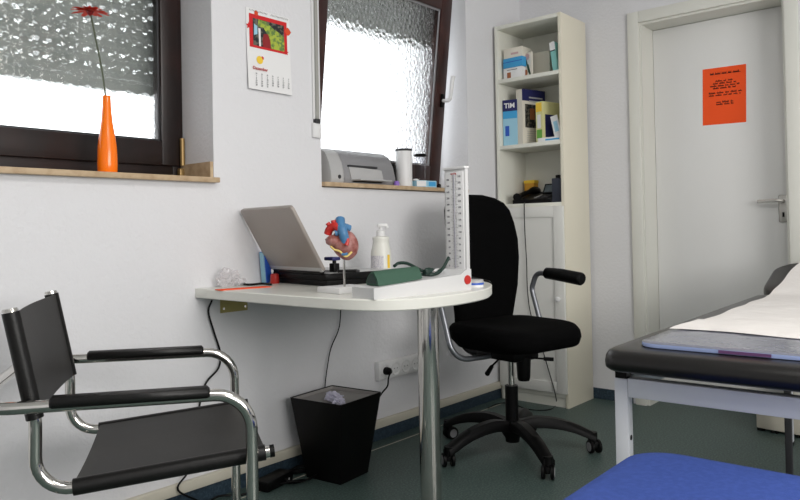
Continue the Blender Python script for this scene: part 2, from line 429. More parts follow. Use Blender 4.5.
# window 2, sash tilted into the room
w2 = senv('window_2', ((B0+B1)/2, 2.36, 1.10)); T = Matrix.Translation(-w2.location)
m = MB(T)
frame(m, B0, B1, 1.126, ZT, YF+.018, YF+.09, .045, .03, .046, .05)
m.build('window_frame', 'brown', w2)
hz = 1.150
tilt = Matrix.Translation(V(0, YF+.01, hz)) @ Matrix.Rotation(math.radians(6.6), 4, 'X') @ Matrix.Translation(-V(0, YF+.01, hz))
TT = T @ tilt
SX0, SX1, SZ1, SW = B0+.02, B1-.073, hz+.985, .085
m = MB(TT)
frame(m, SX0, SX1, hz, SZ1, YF-.04, YF+.015, SW, SW, .105, SW, .005)
sh = m.build('sash', 'redbrown', w2)
MB(TT).box((SX0+SW-.01, YF-.010, hz+SW-.01), (SX1-SW+.01, YF-.004, SZ1-SW+.01)).build('glass_pane', 'glass2', w2, smooth=False)
m = frame(MB(TT), SX0+SW-.001, SX1-SW+.001, hz+.104, SZ1-SW+.001, YF-.030, YF-.024, .010, .010, .010, .010, .001); m.build('glazing_bead', 'grey', sh)
m = MB(TT); mz = hz+.445; mx_ = SX1-.035
m.box((mx_-.012, YF-.052, mz-.035), (mx_+.012, YF-.04, mz+.035), .004)
hb = m.build('handle_base', 'blackp', sh)
m = MB(TT); m.sweep(fillet([(mx_, YF-.045, mz), (mx_, YF-.095, mz), (mx_+.004, YF-.10, mz+.125)], .018), [.010]*8+[.011], 10)
m.build('window_handle', 'wplastic', sh)
MB(T).box((B0-.0, YW-.022, 1.108), (B1-.03, YF+.012, 1.126), .002).build('window_sill', 'sill', w2)
zs2 = py(385, 40, 2.46).z
shutter(w2, T, B0+.01, B1-.01, zs2, ZT, 2.46)
# strap of the roller shutter
st = thing('shutter_strap', 'narrow grey shutter strap with white winder plate left of tilted window', 'shutter strap', (2.006, YW, 1.30))
T = Matrix.Translation(-st.location)
MB(T).box((1.998, YW-.016, 1.378), (2.014, YW-.012, H-.12)).build('strap', 'strap', st, smooth=False)
MB(T).box((1.990, YW-.009, 1.378), (2.022, YW, H-.1), .002).build('guide_rail', 'wplastic', st)
MB(T).box((1.984, YW-.013, 1.303), (2.028, YW, 1.363), .003).build('winder_plate', 'wplastic', st)
MB(T).box((1.994, YW-.018, 1.361), (2.018, YW, 1.380), .002).build('strap_slot', 'darkg', st)

# ------------------------------------------------------------------ calendar
ca = py(247, 7.5, YW-.004); cb = py(244.5, 88, YW-.004)
cx0, cz0, cz1 = 1.664, 1.458, 1.762; CW = .21
cal = thing('wall_calendar', 'white wall calendar with red-framed picture hanging between the windows', 'calendar', (cx0+CW/2, YW, cz0))
Tc = Matrix.Translation(V(-CW/2, 0, 0))
def cf(u, v, d=0): # sheet curls a little away from the wall at the bottom
    return V(u*CW, -.003-.010*(1-v)**2-d, v*(cz1-cz0))
MB(Tc).grid(lambda u, v: cf(u, v), 8, 10, (0, .0012, 0)).build('sheet', 'pwhite', cal)
def patch(pts, m, name, d, par=cal, rr=0):
    b = MB(Tc); b._add([cf(u, v, d) for u, v in pts], [list(range(len(pts)))]); return b.build(name, m, par, smooth=False)
pic = MB(Tc); fr = [(.06, .52), (.93, .52), (.93, .935), (.06, .935)]
pic._add([cf(u, v, .0004) for u, v in fr], [[0, 1, 2, 3]]); pic = pic.build('picture_frame_print', 'calred', cal, smooth=False)
patch([(.14, 0.550), (.86, 0.550), (.86, 0.885), (.14, 0.885)], 'photo', 'picture', .0007, pic)
patch([(.55, 0.550), (.86, 0.550), (.86, 0.735), (.75, 0.775), (.62, 0.805), (.45, 0.875), (.27, 0.885), (.25, 0.795), (.38, 0.795), (.47, 0.715), (.53, 0.595)], 'photog', 'grass_print', .0010, pic)
patch([(.36, 0.550), (.54, 0.550), (.53, 0.655), (.48, 0.725), (.38, 0.715), (.35, 0.635)], 'photor', 'figure_print', .0013, pic)
patch([(.27, 0.550), (.31, 0.550), (.31, 0.775), (.26, 0.775)], 'pwhite', 'light_print', .0013, pic)
patch([(.16, 0.675), (.24, 0.695), (.24, 0.795), (.17, 0.815)], 'lblue', 'light_print', .0012, pic)
b = MB(Tc)
def star(cu, cv, r, n=5, k=.45):
    b._add([cf(cu+r*(1 if i % 2 == 0 else k)*math.sin(PI*i/n), cv+r*.69*(1 if i % 2 == 0 else k)*math.cos(PI*i/n), .0016) for i in range(2*n)], [list(range(2*n))])
star(.05, .775, .07); b.build('star_print', 'calred', cal, smooth=False); b = MB(Tc); star(.90, .545, .06); b.build('star_print', 'calred', cal, smooth=False)
b = MB(Tc); star(.95, .82, .08, 4, .8); b.build('leaf_print', 'orangered', cal, smooth=False); b = MB(Tc); star(.22, .955, .05, 6, .8); b.build('leaf_print', 'orangered', cal, smooth=False)
b = MB(Tc); star(.27, .375, .075, 8, .95); b.build('yellow_ball_print', 'yel', cal, smooth=False)
b = MB(Tc); star(.33, .405, .035, 6, .9); b.build('red_ball_print', 'calred', cal, smooth=False)
b = MB(Tc)
for u0 in (.06, .55):
    for k in range(14): b.sweep([cf(u0+k*.03, .965, .003), cf(u0+k*.03+.01, .985, .004)], .0006, 4)
b.build('spiral_binding', 'darkg', cal, smooth=False)
MX = basis((.02-CW/2, -.0135, .245*(cz1-cz0)), (1, 0, 0), (0, 0, 1), (0, -1, 0))
text('Dezember', .0165, MX, 'rink', 'month_name', cal, bold=.0003)
for col in range(7):
    rows = [str(d) for d in range(1+col, 32, 7)]
    MX = basis((.035+col*.026-CW/2, -.0145, .185*(cz1-cz0)), (1, 0, 0), (0, 0, 1), (0, -1, 0))
    text('\n'.join(['MDMDFSS'[col]]+rows), .0085, MX, 'dink', 'day_numbers', cal, 'CENTER')

# ------------------------------------------------------------------ bookcase
XF, YA, YB = 3.327, 1.733, 2.133
XBK = XB-.020
bc = thing('bookcase', 'tall narrow cream bookcase with closed lower door standing in the room corner', 'bookcase', (XF, (YA+YB)/2, 0))
T = Matrix.Translation(-bc.location); t_ = .018
MB(T).box((XF, YA, 0), (XBK, YA+t_, 2.02), .0015).build('side_panel', 'creamside', bc)
MB(T).box((XF, YB-t_, 0), (XBK, YB, 2.02), .0015).build('side_panel', 'cream', bc)
MB(T).box((XBK-.008, YA+t_, .05), (XBK, YB-t_, 2.01)).build('back_panel', 'cream', bc, smooth=False)
for i, z in enumerate((2.02, 1.727, 1.367, 1.050, .070)):
    MB(T).box((XF+(.001 if i else 0), YA+t_, z-(.02 if i < 4 else .018)), (XBK-.008, YB-t_, z), .001).build('shelf' if 0 < i < 4 else ('top_board' if i == 0 else 'bottom_board'), 'cream', bc)
MB(T).box((XF+.012, YA+t_, 0), (XF+.028, YB-t_, .052)).build('plinth', 'cream', bc, smooth=False)
m = MB(T); da, db, dz0, dz1 = YA+.003, YB-.003, .075, 1.030; xs = XF-.018
fw = .055
m.box((xs+.008, da+fw-.001, dz0+fw-.001), (XF-.002, db-fw+.001, dz1-fw+.001))
for a, b in (((xs, da, dz0), (XF-.001, da+fw, dz1)), ((xs, db-fw, dz0), (XF-.001, db, dz1)), ((xs+.0005, da+fw-.0004, dz0), (XF-.0012, db-fw+.0004, dz0+fw)), ((xs+.0005, da+fw-.0004, dz1-fw), (XF-.0012, db-fw+.0004, dz1))): m.box(a, b, .001)
dr = m.build('door', 'white', bc)
kp = px(560.5, 299, xs)
kx = basis((xs, da+.03, kp.z), (0, 1, 0), (0, 0, 1), (-1, 0, 0))
MB(T).lathe([(.006, 0), (.006, .008), (.012, .014), (.013, .020), (.008, .024)], 16, kx).build('knob', 'wplastic', dr)

def onshelf(x, z, depth=.05): # point on a shelf surface under pixel column x
    d = ray(x, 0); p = px(x, 120 if z > 1.2 else 200, XF+depth); return V(XF+depth, p.y, z)
SH = 'things on the bookcase shelves'
def bookbox(name, label, cat, corner, ang, wc, ws, h, cover, spine, z, deco=None, lean=0, group=None):
    """corner nearest the camera; cover runs away to the right at ang below +X, spine to the left"""
    t = thing(name, label, cat, (corner.x, corner.y, z), -math.radians(ang), group or 'textbooks on the middle shelf')
    Ml = Matrix.Rotation(lean, 4, 'Y')
    # local x: along cover (depth), local -y face is the cover, -x face is the spine
    MB(Ml).box((.0015, .0015, .002), (wc-.003, ws-.0015, h-.002)).build('pages', 'paper', t, smooth=False)
    MB(Ml).box((0, 0, 0), (wc, .0016, h)).box((0, ws-.0016, 0), (wc, ws, h)).build('cover', cover, t, smooth=False)
    MB(Ml).box((-.0012, 0, 0), (.0012, ws, h)).build('spine', spine, t, smooth=False)
    return t, Ml
zt1, zt2, zt3 = 1.727, 1.367, 1.050
def cuboid(name, label, cat, x0, x1, z, h, dep, m, depth0=.03, rz=0, parts=None):
    a = onshelf(x0, z, depth0); b = onshelf(x1, z, depth0)
    wd = abs(a.y-b.y)
    t = thing(name, label, cat, (a.x, (a.y+b.y)/2, z), rz, 'medicine cartons stacked on the top shelf' if name == 'medicine_box' else None)
    MB().box((0, -wd/2, 0), (dep, wd/2, h), .0015).build('carton', m, t)
    for (pn, pm, y0, y1, z0, z1) in (parts or []):
        MB().box((-.0008, -wd/2+wd*y0, h*z0), (.0005, -wd/2+wd*y1, h*z1)).build(pn, pm, t, smooth=False)
    return t, wd
cuboid('medicine_box', 'white carton with brown print, lowest of the three stacked on top shelf', 'box', 504.5, 523, zt1, .062, .10, 'pwhite', .03, 0, [('brown_print', 'brownspot', .60, .80, .12, .6), ('grey_print', 'dink', .25, .8, .78, .84)])
cuboid('medicine_box', 'bright blue carton between two white ones on the top shelf', 'box', 504, 523.5, zt1+.0622, .052, .11, 'sky', .025, math.radians(-3), [('dark_band', 'folder', 0, 1, .55, .62)])
cuboid('medicine_box', 'plain white carton on top of the blue carton, top shelf', 'box', 505, 523.5, zt1+.1145, .054, .10, 'ccream', .03, 0, [('faint_print', 'pink', .2, .6, .3, .5)])
# standing card with a flower on it
p = onshelf(529, zt1, .06)
fc = thing('floral_card', 'small upright card with reddish flower and green leaves on top shelf', 'card', (p.x, p.y, zt1), math.radians(-15))
MB().box((0, -.028, 0), (.012, .03, .135), .001).build('card', 'ccream', fc)
m = MB()
m.prism([(-.0015, -.018, .02), (-.0015, -.004, .025), (-.0015, .016, .095), (-.0015, .010, .10)], (.001, 0, 0)); m.prism([(-.0015, -.026, .0), (-.0015, -.014, .0), (-.0015, .004, .07), (-.0015, -.006, .07)], (.001, 0, 0))
m.build('leaf_print', 'cuff', fc, smooth=False)
fm = basis((-.0005, .004, .112), (0, 1, 0), (0, 0, 1), (-1, 0, 0))
MB().stack([(.016*math.cos(a*PI/8)*(1+.15*(a % 2)), .016*math.sin(a*PI/8)*(1+.15*(a % 2))) for a in range(16)], [(1, 0), (.9, .001)], M4=fm).build('flower_print', 'pink', fc, smooth=False)
fm = basis((-.0005, .016, .028), (0, 1, 0), (0, 0, 1), (-1, 0, 0))
MB().stack([(.013*math.cos(a*PI/8), .018*math.sin(a*PI/8)) for a in range(16)], [(1, 0), (.9, .001)], M4=fm).build('red_print', 'brownspot', fc, smooth=False)
cuboid('storage_box', 'plain beige upright box in middle of the top shelf', 'box', 534, 551, zt1, .135, .09, 'duct', .10, 0)
p = onshelf(552.5, zt1, .03)
t = thing('folder', 'pale teal folder leaning against bookcase side on the top shelf', 'folder', (XF+.02, YA+.030, zt1))
Ml = Matrix.Rotation(math.radians(-7), 4, 'X')
MB(Ml).box((0, .0, 0), (.14, .030, .155), .001).build('cover', 'teal', t)
MB(Ml).box((-.001, 0, .112), (.0, .030, .155)).build('white_top', 'pwhite', t, smooth=False)
MB(Ml).box((-.0015, .002, .108), (.0, .029, .113)).build('dark_line', 'blackp', t, smooth=False)
# second shelf
p = onshelf(515, zt2, .05)
tb, _ = bookbox('textbook', 'slim blue textbook headed TIM at left end of the middle shelf', 'book', V(p.x+.03, p.y+.045, 0), 0, .15, .012, .245, 'lblue', 'lblue', zt2)
bpy.data.objects.remove([c for c in tb.children if c.name.startswith('spine')][0])
tb.rotation_euler = (0, 0, math.radians(-90)+math.radians(12)); tb.location = (XF+.035, YB-.024, zt2)
# cover (local +-y) now faces the room: local -y side points to -x
wq = .080
for c in list(tb.children): bpy.data.objects.remove(c)
MB().box((0, 0, 0), (wq, .020, .250), .001).build('pages', 'paper', tb)
MB().box((-.001, -.0012, 0), (wq+.001, .0008, .252)).build('cover', 'lblue', tb, smooth=False)
MB().box((-.0012, -.0022, .190), (wq+.0012, -.0010, .252)).build('title_band', 'navy', tb, smooth=False)
MB().box((.0, -.0022, .150), (wq, -.0010, .190)).build('sky_band', 'sky', tb, smooth=False)
MB().box((.012, -.0022, .055), (.034, -.0010, .11)).build('cover_print', 'folder', tb, smooth=False)
text('TIM', .037, basis((.008, -.0024, .208), (1, 0, 0), (0, 0, 1), (0, -1, 0)), 'pwhite', 'title', tb, bold=.001)
# large book
p = onshelf(522.5, zt2, .045)
big, _ = bookbox('textbook', 'thick textbook with navy top band and white spine on the middle shelf', 'book', p, 16, .170, .046, .302, 'ccream', 'ccream', zt2)
MB().box((-.0002, -.0012, .240), (.171, .0005, .3025)).build('navy_band', 'navy', big, smooth=False)
MB().box((.02, -.0012, .095), (.155, .0005, .222)).build('cover_picture', 'photo', big, smooth=False)
MB().box((.055, -.0016, .14), (.09, .0005, .20)).build('red_print', 'brownspot', big, smooth=False)
m = MB()
for k, (a, b_) in enumerate(((.05, .15), (.05, .145))): m.box((a, -.0018, .255-.02*k), (b_, .0, .263-.02*k))
for k in range(6): m.box((.03, -.0014, .075-.012*k), (.14-.02*(k % 2), .0, .077-.012*k))
m.build('cover_lines', 'lgrey', big, smooth=False)
# yellow-green book
p = onshelf(541.5, zt2, .035)
yg, _ = bookbox('textbook', 'pale yellow textbook with green and orange spine on the middle shelf', 'book', p, 14, .15, .046, .218, 'cyel', 'cyel', zt2)
yg.location.y -= .006
MB().box((-.0022, .004, .165), (-.001, .044, .212)).build('orange_label', 'yel', yg, smooth=False)
MB().box((-.0022, .004, .025), (-.001, .040, .070)).build('green_label', 'bkgreen', yg, smooth=False)
MB().box((-.0022, .012, .078), (-.001, .036, .150)).build('white_label', 'pwhite', yg, smooth=False)
MB().box((.02, -.0014, .03), (.10, .0, .150)).build('navy_print', 'navy', yg, smooth=False)
p = onshelf(557, zt2, .02)
lf = thing('leaflet', 'small white and blue leaflet leaning on right side of the middle shelf', 'leaflet', (XF+.03, YA+.024, zt2+.024))
Ml = Matrix.Rotation(math.radians(-12), 4, 'X')
MB(Ml).box((0, 0, 0), (.002, .04, .115)).build('sheet', 'pwhite', lf, smooth=False)
MB(Ml).box((-.001, .008, .03), (.0, .03, .085)).build('blue_print', 'lblue', lf, smooth=False)
fb = thing('flat_box', 'flat white and blue carton lying at right front of the middle shelf', 'box', (XF+.015, YA+.080, zt2))
MB().box((0, -.058, 0), (.05, .075, .022), .001).build('carton', 'pwhite', fb)
MB().box((-.001, -.05, .006), (.0, .03, .014)).build('blue_print', 'sky', fb, smooth=False)
# phone shelf
p = onshelf(534, zt3, .05)
ph = thing('desk_telephone', 'black desk telephone with tilted display on the lower bookcase shelf', 'telephone', (XF+.035, 1.930, zt3), 0)
MB().prism([(0, -.105, 0), (.20, -.105, 0), (.20, -.105, .070), (0, -.105, .022)], (0, .235, 0)).build('body', 'blackp', ph, smooth=False)
kmx = Matrix.Translation(V(.0, 0, .022)) @ Matrix.Rotation(-math.atan2(.048, .20), 4, 'Y')
m = MB(kmx)
for r_ in range(4):
    for c2 in range(3): m.box((.02+r_*.022, -.065+c2*.022, 0), (.036+r_*.022, -.049+c2*.022, .004), .001)
m.build('keypad', 'darkg', ph)
MB(kmx).box((.03, .004, .0), (.11, .014, .003)).build('label_strip', 'lgrey', ph, smooth=False)
dm = Matrix.Translation(V(.13, 0, .050)) @ Matrix.Rotation(math.radians(-60), 4, 'Y')
dh = MB(dm).box((0, -.10, 0), (.062, .015, .012), .002).build('display_housing', 'blackp', ph)
MB(dm).box((.008, -.092, .0115), (.052, .007, .0128)).build('screen', 'lcd', dh, smooth=False)
m = MB(); hs = spline([(-.005, .100, .034), (.02, .100, .042), (.09, .097, .062), (.16, .092, .076), (.20, .090, .074)], 5)
m.sweep(hs, [.024, .024, .023, .021, .018, .014, .013, .013, .013, .013, .013, .013, .014, .017, .021, .023, .024, .024, .024, .023, .022][:len(hs)], 10)
m.build('handset', 'blackp', ph)
sp_ = thing('speaker_box', 'dark slate upright box beside the telephone at the bookcase side', 'box', (XF+.02, YA+.052, zt3))
MB().box((0, -.030, 0), (.12, .030, .125), .004).build('body', 'navy2', sp_)
MB().box((-.001, -.026, .01), (.0, -.008, .118)).build('side_stripe', 'navy2', sp_, smooth=False)
MB().cyl((.03, .008, .124), (.03, .008, .142), .013).build('cap', 'blackp', sp_)
p = onshelf(524, zt3, .20)
am = thing('note_block', 'small amber yellow block behind the telephone handset', 'note block', (XF+.212, 2.060, zt3))
MB().box((0, -.030, 0), (.05, .030, .135), .002).build('block', 'amber', am)
MB().box((-.002, -.032, .120), (.052, .032, .137), .001).build('top_edge', 'yel', am)

# ------------------------------------------------------------------ table
tab = thing('desk', 'white D-shaped wall table with one thick chrome leg', 'table', (1.8, 1.75, 0))
T = Matrix.Translation(-tab.location)
outl = spline([(1.43, YW-.001, 0), (1.425, 1.95, 0), (1.418, 1.72, 0), (1.416, 1.52, 0), (1.425, 1.40, 0), (1.46, 1.31, 0), (1.53, 1.255, 0), (1.63, 1.232, 0), (1.74, 1.230, 0), (1.87, 1.252, 0), (1.98, 1.302, 0), (2.085, 1.372, 0), (2.15, 1.46, 0), (2.178, 1.60, 0), (2.185, 1.85, 0), (2.185, YW-.001, 0)], 5)
outl = [(p.x, p.y) for p in outl]
def inset(o, d):
    n = len(o); r = []
    for i in range(n):
        if o[i][1] > YW-.01: r.append(o[i]); continue
        t = V(o[(i+1) % n][0]-o[i-1][0], o[(i+1) % n][1]-o[i-1][1]).normalized(); r.append((o[i][0]-t.y*d, o[i][1]+t.x*d))
    return r
m = MB(T); o2 = inset(outl, .003); n = len(outl); vs = []
for o_, z in ((o2, .703), (outl, .706), (outl, .732), (o2, .735)): vs += [(x, y, z) for x, y in o_]
fs = [[i*n+k, i*n+(k+1) % n, (i+1)*n+(k+1) % n, (i+1)*n+k] for i in range(3) for k in range(n)] + [list(range(n))[::-1], [3*n+k for k in range(n)]]
m._add(vs, fs); m.build('table_top', 'tabletop', tab, ang=40)
m = MB(T); m.cyl((1.733, 1.372, .012), (1.733, 1.372, .695), .0325, 40)
lg = m.build('leg', 'chrome', tab)
MB(T).lathe([(.055, 0), (.055, .006), (.045, .012), (.034, .013)], 32, Matrix.Translation(V(1.733, 1.372, 0))).build('foot', 'chrome', lg)
MB(T).lathe([(.034, .69), (.05, .693), (.055, .703)], 32, Matrix.Translation(V(1.733, 1.372, 0))).build('mounting_flange', 'chrome', lg)
a = py(220, 301, YW); b_ = py(247, 303, YW)
m = MB(T); m.box((a.x, YW-.003, .640), (b_.x, YW, .703)); m.box((a.x, YW-.045, .700), (b_.x, YW, .703))
br = m.build('bracket', 'brass', tab, smooth=False)
m = MB(T)
for x in (a.x+.012, b_.x-.012): m = MB(T); m.cyl((x, YW-.006, .655), (x, YW-.002, .655), .004, 10); m.build('screw', 'chrome', br)
ZT_ = .735

# laptop
lap = thing('laptop', 'open laptop with grey lid, seen from behind, on the desk', 'laptop', (1.69, 1.775, ZT_), math.radians(-9))
LW, LH, th = .345, .257, math.radians(30)
MB().box((.012, .008, .0), (.290, LW-.008, .022), .003).build('underside', 'blackp', lap)
bs = MB().box((0, 0, .020), (.305, LW, .044), .005).build('base', 'blackp', lap)
MB().box((.02, .004, .0435), (.302, LW-.004, .0455), .0008).build('palm_rest', 'lgrey', bs)
m = MB()
for r_ in range(5):
    for k in range(14): m.box((.035+r_*.019, .045+k*.0182, .0450), (.051+r_*.019, .061+k*.0182, .0462), .0004, seg=1)
m.build('keyboard', 'blackp', bs, smooth=False)
MB().sweep([(.0, .02, .050), (.0, LW-.02, .050)], .010, 12).build('hinge', 'blackp', lap)
lm = Matrix.Translation(V(.0, 0, .052)) @ Matrix.Rotation(-th, 4, 'Y')
ld = MB(lm).stack(rrect(0, 0, LW, LH, .014), [(.985, -.008), (1, -.005), (1, .003), (1, .005)], M4=basis((0, 0, 0), (0, 1, 0), (0, 0, 1), (1, 0, 0))).build('lid', 'lid', lap)
MB(lm).box((.0045, .012, .016), (.0062, LW-.012, LH-.012)).build('screen', 'blackp', ld, smooth=False)
MB(lm).box((-.0082, .002, .003), (-.004, LW-.002, .02), .001).build('lid_strip', 'lgrey', ld)

# heart model
hp_ = pz(344.5, 287, ZT_+.018)
hm = thing('heart_model', 'red and blue anatomical heart model on a rod with white base', 'anatomical model', (hp_.x, hp_.y, ZT_), math.radians(-8))
MB().box((-.042, -.030, 0), (.085, .085, .018), .002).build('base', 'wplastic', hm)
MB().cyl((0, 0, .017), (0, 0, .125), .0035, 12).build('rod', 'chrome', hm)
# heart in a frame facing the camera side: hr = right in the picture
hr = V(.648, -.761, 0); hr = Matrix.Rotation(math.radians(8), 3, 'Z') @ hr; hf = V(0, 0, 1).cross(hr)
def hv(a, b, c=0): return hr*(a-.008) + V(0, 0, b) + hf*c
t = bmesh.new(); bmesh.ops.create_icosphere(t, subdivisions=4, radius=1)
for v in t.verts:
    z = v.co.z; k = .78+.26*((z+1)/2)**.6 if z < .5 else 1.0
    k *= 1+.07*noise.noise(v.co*3)
    q = v.co
    v.co = hv(.012+q.x*.043*k + .006*(-z), .146+z*.047, q.y*.034*k)
m = MB(); m.merge(t); body = m.build('ventricles', 'hflesh', hm)
t = bmesh.new(); bmesh.ops.create_icosphere(t, subdivisions=3, radius=1)
for v in t.verts: v.co = hv(-.022+v.co.x*.024*(1+.2*noise.noise(v.co*3)), .160+v.co.z*.018, -.012+v.co.y*.024)
m = MB(); m.merge(t); m.build('atrium', 'hflesh', hm)
m = MB()
m.sweep(spline([hv(.006, .165, -.012), hv(-.004, .195, -.018), hv(-.018, .204, -.012), hv(-.034, .194, -.004), hv(-.040, .180, 0)], 5), .0125, 12)
m.cyl(hv(-.018, .198, -.01), hv(-.022, .222, -.01), .0075, 12); m.cyl(hv(-.030, .200, -.006), hv(-.040, .214, -.006), .007, 12)
m.build('aorta', 'hred', hm)
m = MB()
m.sweep(spline([hv(.014, .155, -.02), hv(.008, .185, -.026), hv(.000, .206, -.012), hv(-.002, .224, .004)], 5), .015, 12)
m.cyl(hv(.004, .205, -.01), hv(.026, .196, .006), .011, 12)
m.cyl(hv(-.002, .185, -.02), hv(-.016, .182, -.022), .009, 12)
m.build('pulmonary_artery', 'hblue', hm)
m = MB(); m.sweep(spline([hv(.012, .172, -.026), hv(.022, .160, -.030), hv(.018, .145, -.033)], 4), .006, 8); m.build('auricle', 'hred', hm)
m = MB()
m.sweep(spline([hv(-.030, .143, -.020), hv(-.018, .133, -.031), hv(-.002, .128, -.034), hv(.016, .112, -.032), hv(.034, .125, -.025)], 5), .0032, 8)
m.build('fat_band', 'hyel', hm)
m = MB(); m.sweep(spline([hv(.004, .120, -.035), hv(.012, .118, -.035), hv(.022, .121, -.033)], 4), .004, 8); m.build('vein', 'hblue', hm)

# blood pressure gauge
ga = pz(369.5, 300.5, ZT_)
ga = ga+V(.018, .0, 0)
sg = thing('sphygmomanometer', 'white table blood pressure gauge with upright ruled column and red dot', 'blood pressure gauge', (ga.x, ga.y, ZT_), math.radians(-7.5))
MB().prism([(0, 0, 0), (.392, 0, 0), (.392, 0, .064), (.372, 0, .064), (.345, 0, .050), (0, 0, .031)], (0, .095, 0)).build('case', 'gcase', sg, smooth=False)
MB(basis((.374, .000, .032), (1, 0, 0), (0, 0, 1), (0, -1, 0))).lathe([(.0145, 0), (.0135, .003), (.0001, .0038)], 24).build('red_button', 'hred', sg)
m = MB(); CZ = .378
m.box((.376, .002, .058), (.391, .093, CZ), .003)
colm = m.build('column', 'gcase', sg)
MB().box((.3735, .010, .062), (.3765, .085, CZ-.012), .0008).build('scale_plate', 'wplastic', colm)
MB().box((.3710, .000, CZ-.004), (.393, .095, CZ+.004), .002).build('top_cap', 'wplastic', colm)
MB().cyl((.3725, .0475, .066), (.3725, .0475, CZ-.02), .0022, 8).build('mercury_tube', 'tube', colm)
m = MB()
for k in range(60):
    z = .072+k*.0048; w_ = .010 if k % 5 == 0 else .005
    m.box((.3728, .0475+.004, z), (.3736, .0475+.004+w_, z+.0008)); m.box((.3728, .0475-.004-w_, z), (.3736, .0475-.004, z+.0008))
m.build('tick_marks', 'dink', colm, smooth=False)
MXc = lambda y, z: basis((.3730, y, z), (0, -1, 0), (0, 0, 1), (-1, 0, 0))
lft = [str(k*20) for k in range(15, -1, -1)]
for j in range(15):
    z = .074+j*.0192
    text(str(j*20), .0078, MXc(.0475+.033 if j >= 5 else .0475+.028, z-.003), 'dink', 'scale_number', colm)
    text(str(j*20+10) if j < 14 else '290', .0078, MXc(.0475-.016, z+.006), 'dink', 'scale_number', colm)
text('mmHg', .009, MXc(.062, CZ-.020), 'rink', 'unit_text', colm)
# cuff on the case
cf_ = thing('arm_cuff', 'folded dark green arm cuff lying on the white gauge case', 'cuff', (ga.x+.004, ga.y, ZT_+.0325), math.radians(-7.5))
cf_.rotation_euler = (0, math.radians(-3.0), math.radians(-7.5))
prof = [(0.002, .0), (.056, .0), (.060, .008), (.050, .026), (.034, .039), (.022, .040), (.008, .020)]
def cup(p): return V(p.z, p.x, p.y)
m = MB(); m.stack([(a_, b_) for a_, b_ in prof], [(.95, .030), (1, .036), (1.02, .11), (.9, .195), (.82, .202)], f=lambda p: V(p.z, p.x+.015, p.y))
m.build('cuff', 'cuff', cf_, ang=60)
m = MB(); m.stack([(a_, b_) for a_, b_ in prof], [(.72, .0285), (.72, .0305)], f=lambda p: V(p.z, p.x+.015, p.y)); m.build('inner_fold', 'dgreen', cf_, ang=60)
m = MB(); m.sweep(spline([(.13, .062, .045), (.16, .075, .050), (.19, .07, .046), (.225, .06, .026), (.26, .055, .010), (.29, .05, .006), (.32, .052, .020), (.350, .054, .050)], 6), .0048, 8)
m.sweep(spline([(.17, .05, .022), (.205, .045, .014), (.24, .06, .008), (.27, .045, .0055), (.31, .055, .015)], 6), .0045, 8)
m.build('rubber_hose', 'dgreen', cf_)
m = MB(); m.lathe([(.001, 0), (.009, .003), (.012, .014), (.010, .026), (.005, .034), (.004, .040)], 16, Matrix.Translation(V(.235, .05, .014)) @ Matrix.Rotation(math.radians(80), 4, 'Y')); m.build('bulb', 'dgreen', cf_)
wt = thing('cotton_wad', 'small white wad on the gauge case beside the hose', 'wad', (0, 0, 0))
q = sg.matrix_basis @ V(.29, .075, .0415) if False else (Matrix.Translation(V(ga.x, ga.y, ZT_)) @ Matrix.Rotation(math.radians(-7.5), 4, 'Z')) @ V(.325, .078, .050)
wt.location = q
MB().crumple((0, 0, .008), .014, 4, (1.2, .7, .6), .3).build('wad', 'pwhite', wt, ang=80)

# pump bottle
bp_ = pz(381.5, 277, ZT_)
bt = thing('pump_bottle', 'white pump dispenser bottle standing behind the green cuff', 'bottle', (bp_.x, bp_.y, ZT_), math.radians(-40))
bt.scale = (1.07, 1.07, 1.06)
MB().lathe([(.001, 0), (.036, 0), (.039, .004), (.039, .085), (.037, .100), (.031, .125), (.030, .138), (.032, .146), (.030, .152), (.016, .156), (.014, .160)], 36).build('bottle', 'bottle', bt)
MB().lathe([(.016, .154), (.017, .158), (.016, .176), (.010, .178), (.007, .182), (.007, .192)], 24).build('pump_collar', 'wplastic', bt)
m = MB(); m.box((-.012, -.010, .190), (.026, .010, .203), .003); m.box((.018, -.004, .184), (.030, .004, .196), .002); m.build('pump_head', 'wplastic', bt)
lm_ = [(-.0395*math.cos(a), -.0395*math.sin(a)) for a in [math.radians(k) for k in range(-75, 96, 10)]]
m = MB()
for i in range(len(lm_)-1): m._add([(*lm_[i], .02), (*lm_[i+1], .02), (*lm_[i+1], .082), (*lm_[i], .082)], [[0, 1, 2, 3]])
m.build('label', 'label', bt)
lm_ = [(.0398*math.cos(a), .0398*math.sin(a)) for a in [math.radians(k) for k in range(-62, -38, 6)]]
m = MB()
for i in range(len(lm_)-1): m._add([(*lm_[i], .035), (*lm_[i+1], .035), (*lm_[i+1], .085), (*lm_[i], .085)], [[0, 1, 2, 3]])
m.build('yellow_label', 'yel', bt)

# stamp and pen behind the laptop screen
p = pz(337, 279, ZT_)
p = V(1.83, 1.845, ZT_+.0478)
sp2 = thing('hand_stamp', 'small black hand stamp with blue top standing on the laptop', 'stamp', pz(334.5, 272, ZT_+.048)[:], math.radians(-9))
m = MB(); m.box((-.012, -.014, 0), (.012, .014, .030), .002); m.cyl((0, 0, .028), (0, 0, .045), .007); m.build('body', 'blackp', sp2)
m = MB(); m.box((-.02, -.018, .040), (.014, .034, .052), .003); m.build('blue_top', 'navy', sp2)
p = pz(348, 272.5, ZT_+.048)
pn = thing('marker_pen', 'short black pen lying on the open laptop', 'pen', (p.x, p.y, ZT_+.0531), math.radians(-42))
MB().sweep([(-.035, 0, 0), (.028, 0, 0)], .0055, 12).build('barrel', 'blackp', pn)
MB().sweep([(.028, 0, 0), (.040, 0, 0)], [.0055, .003], 12).build('tip', 'darkg', pn)

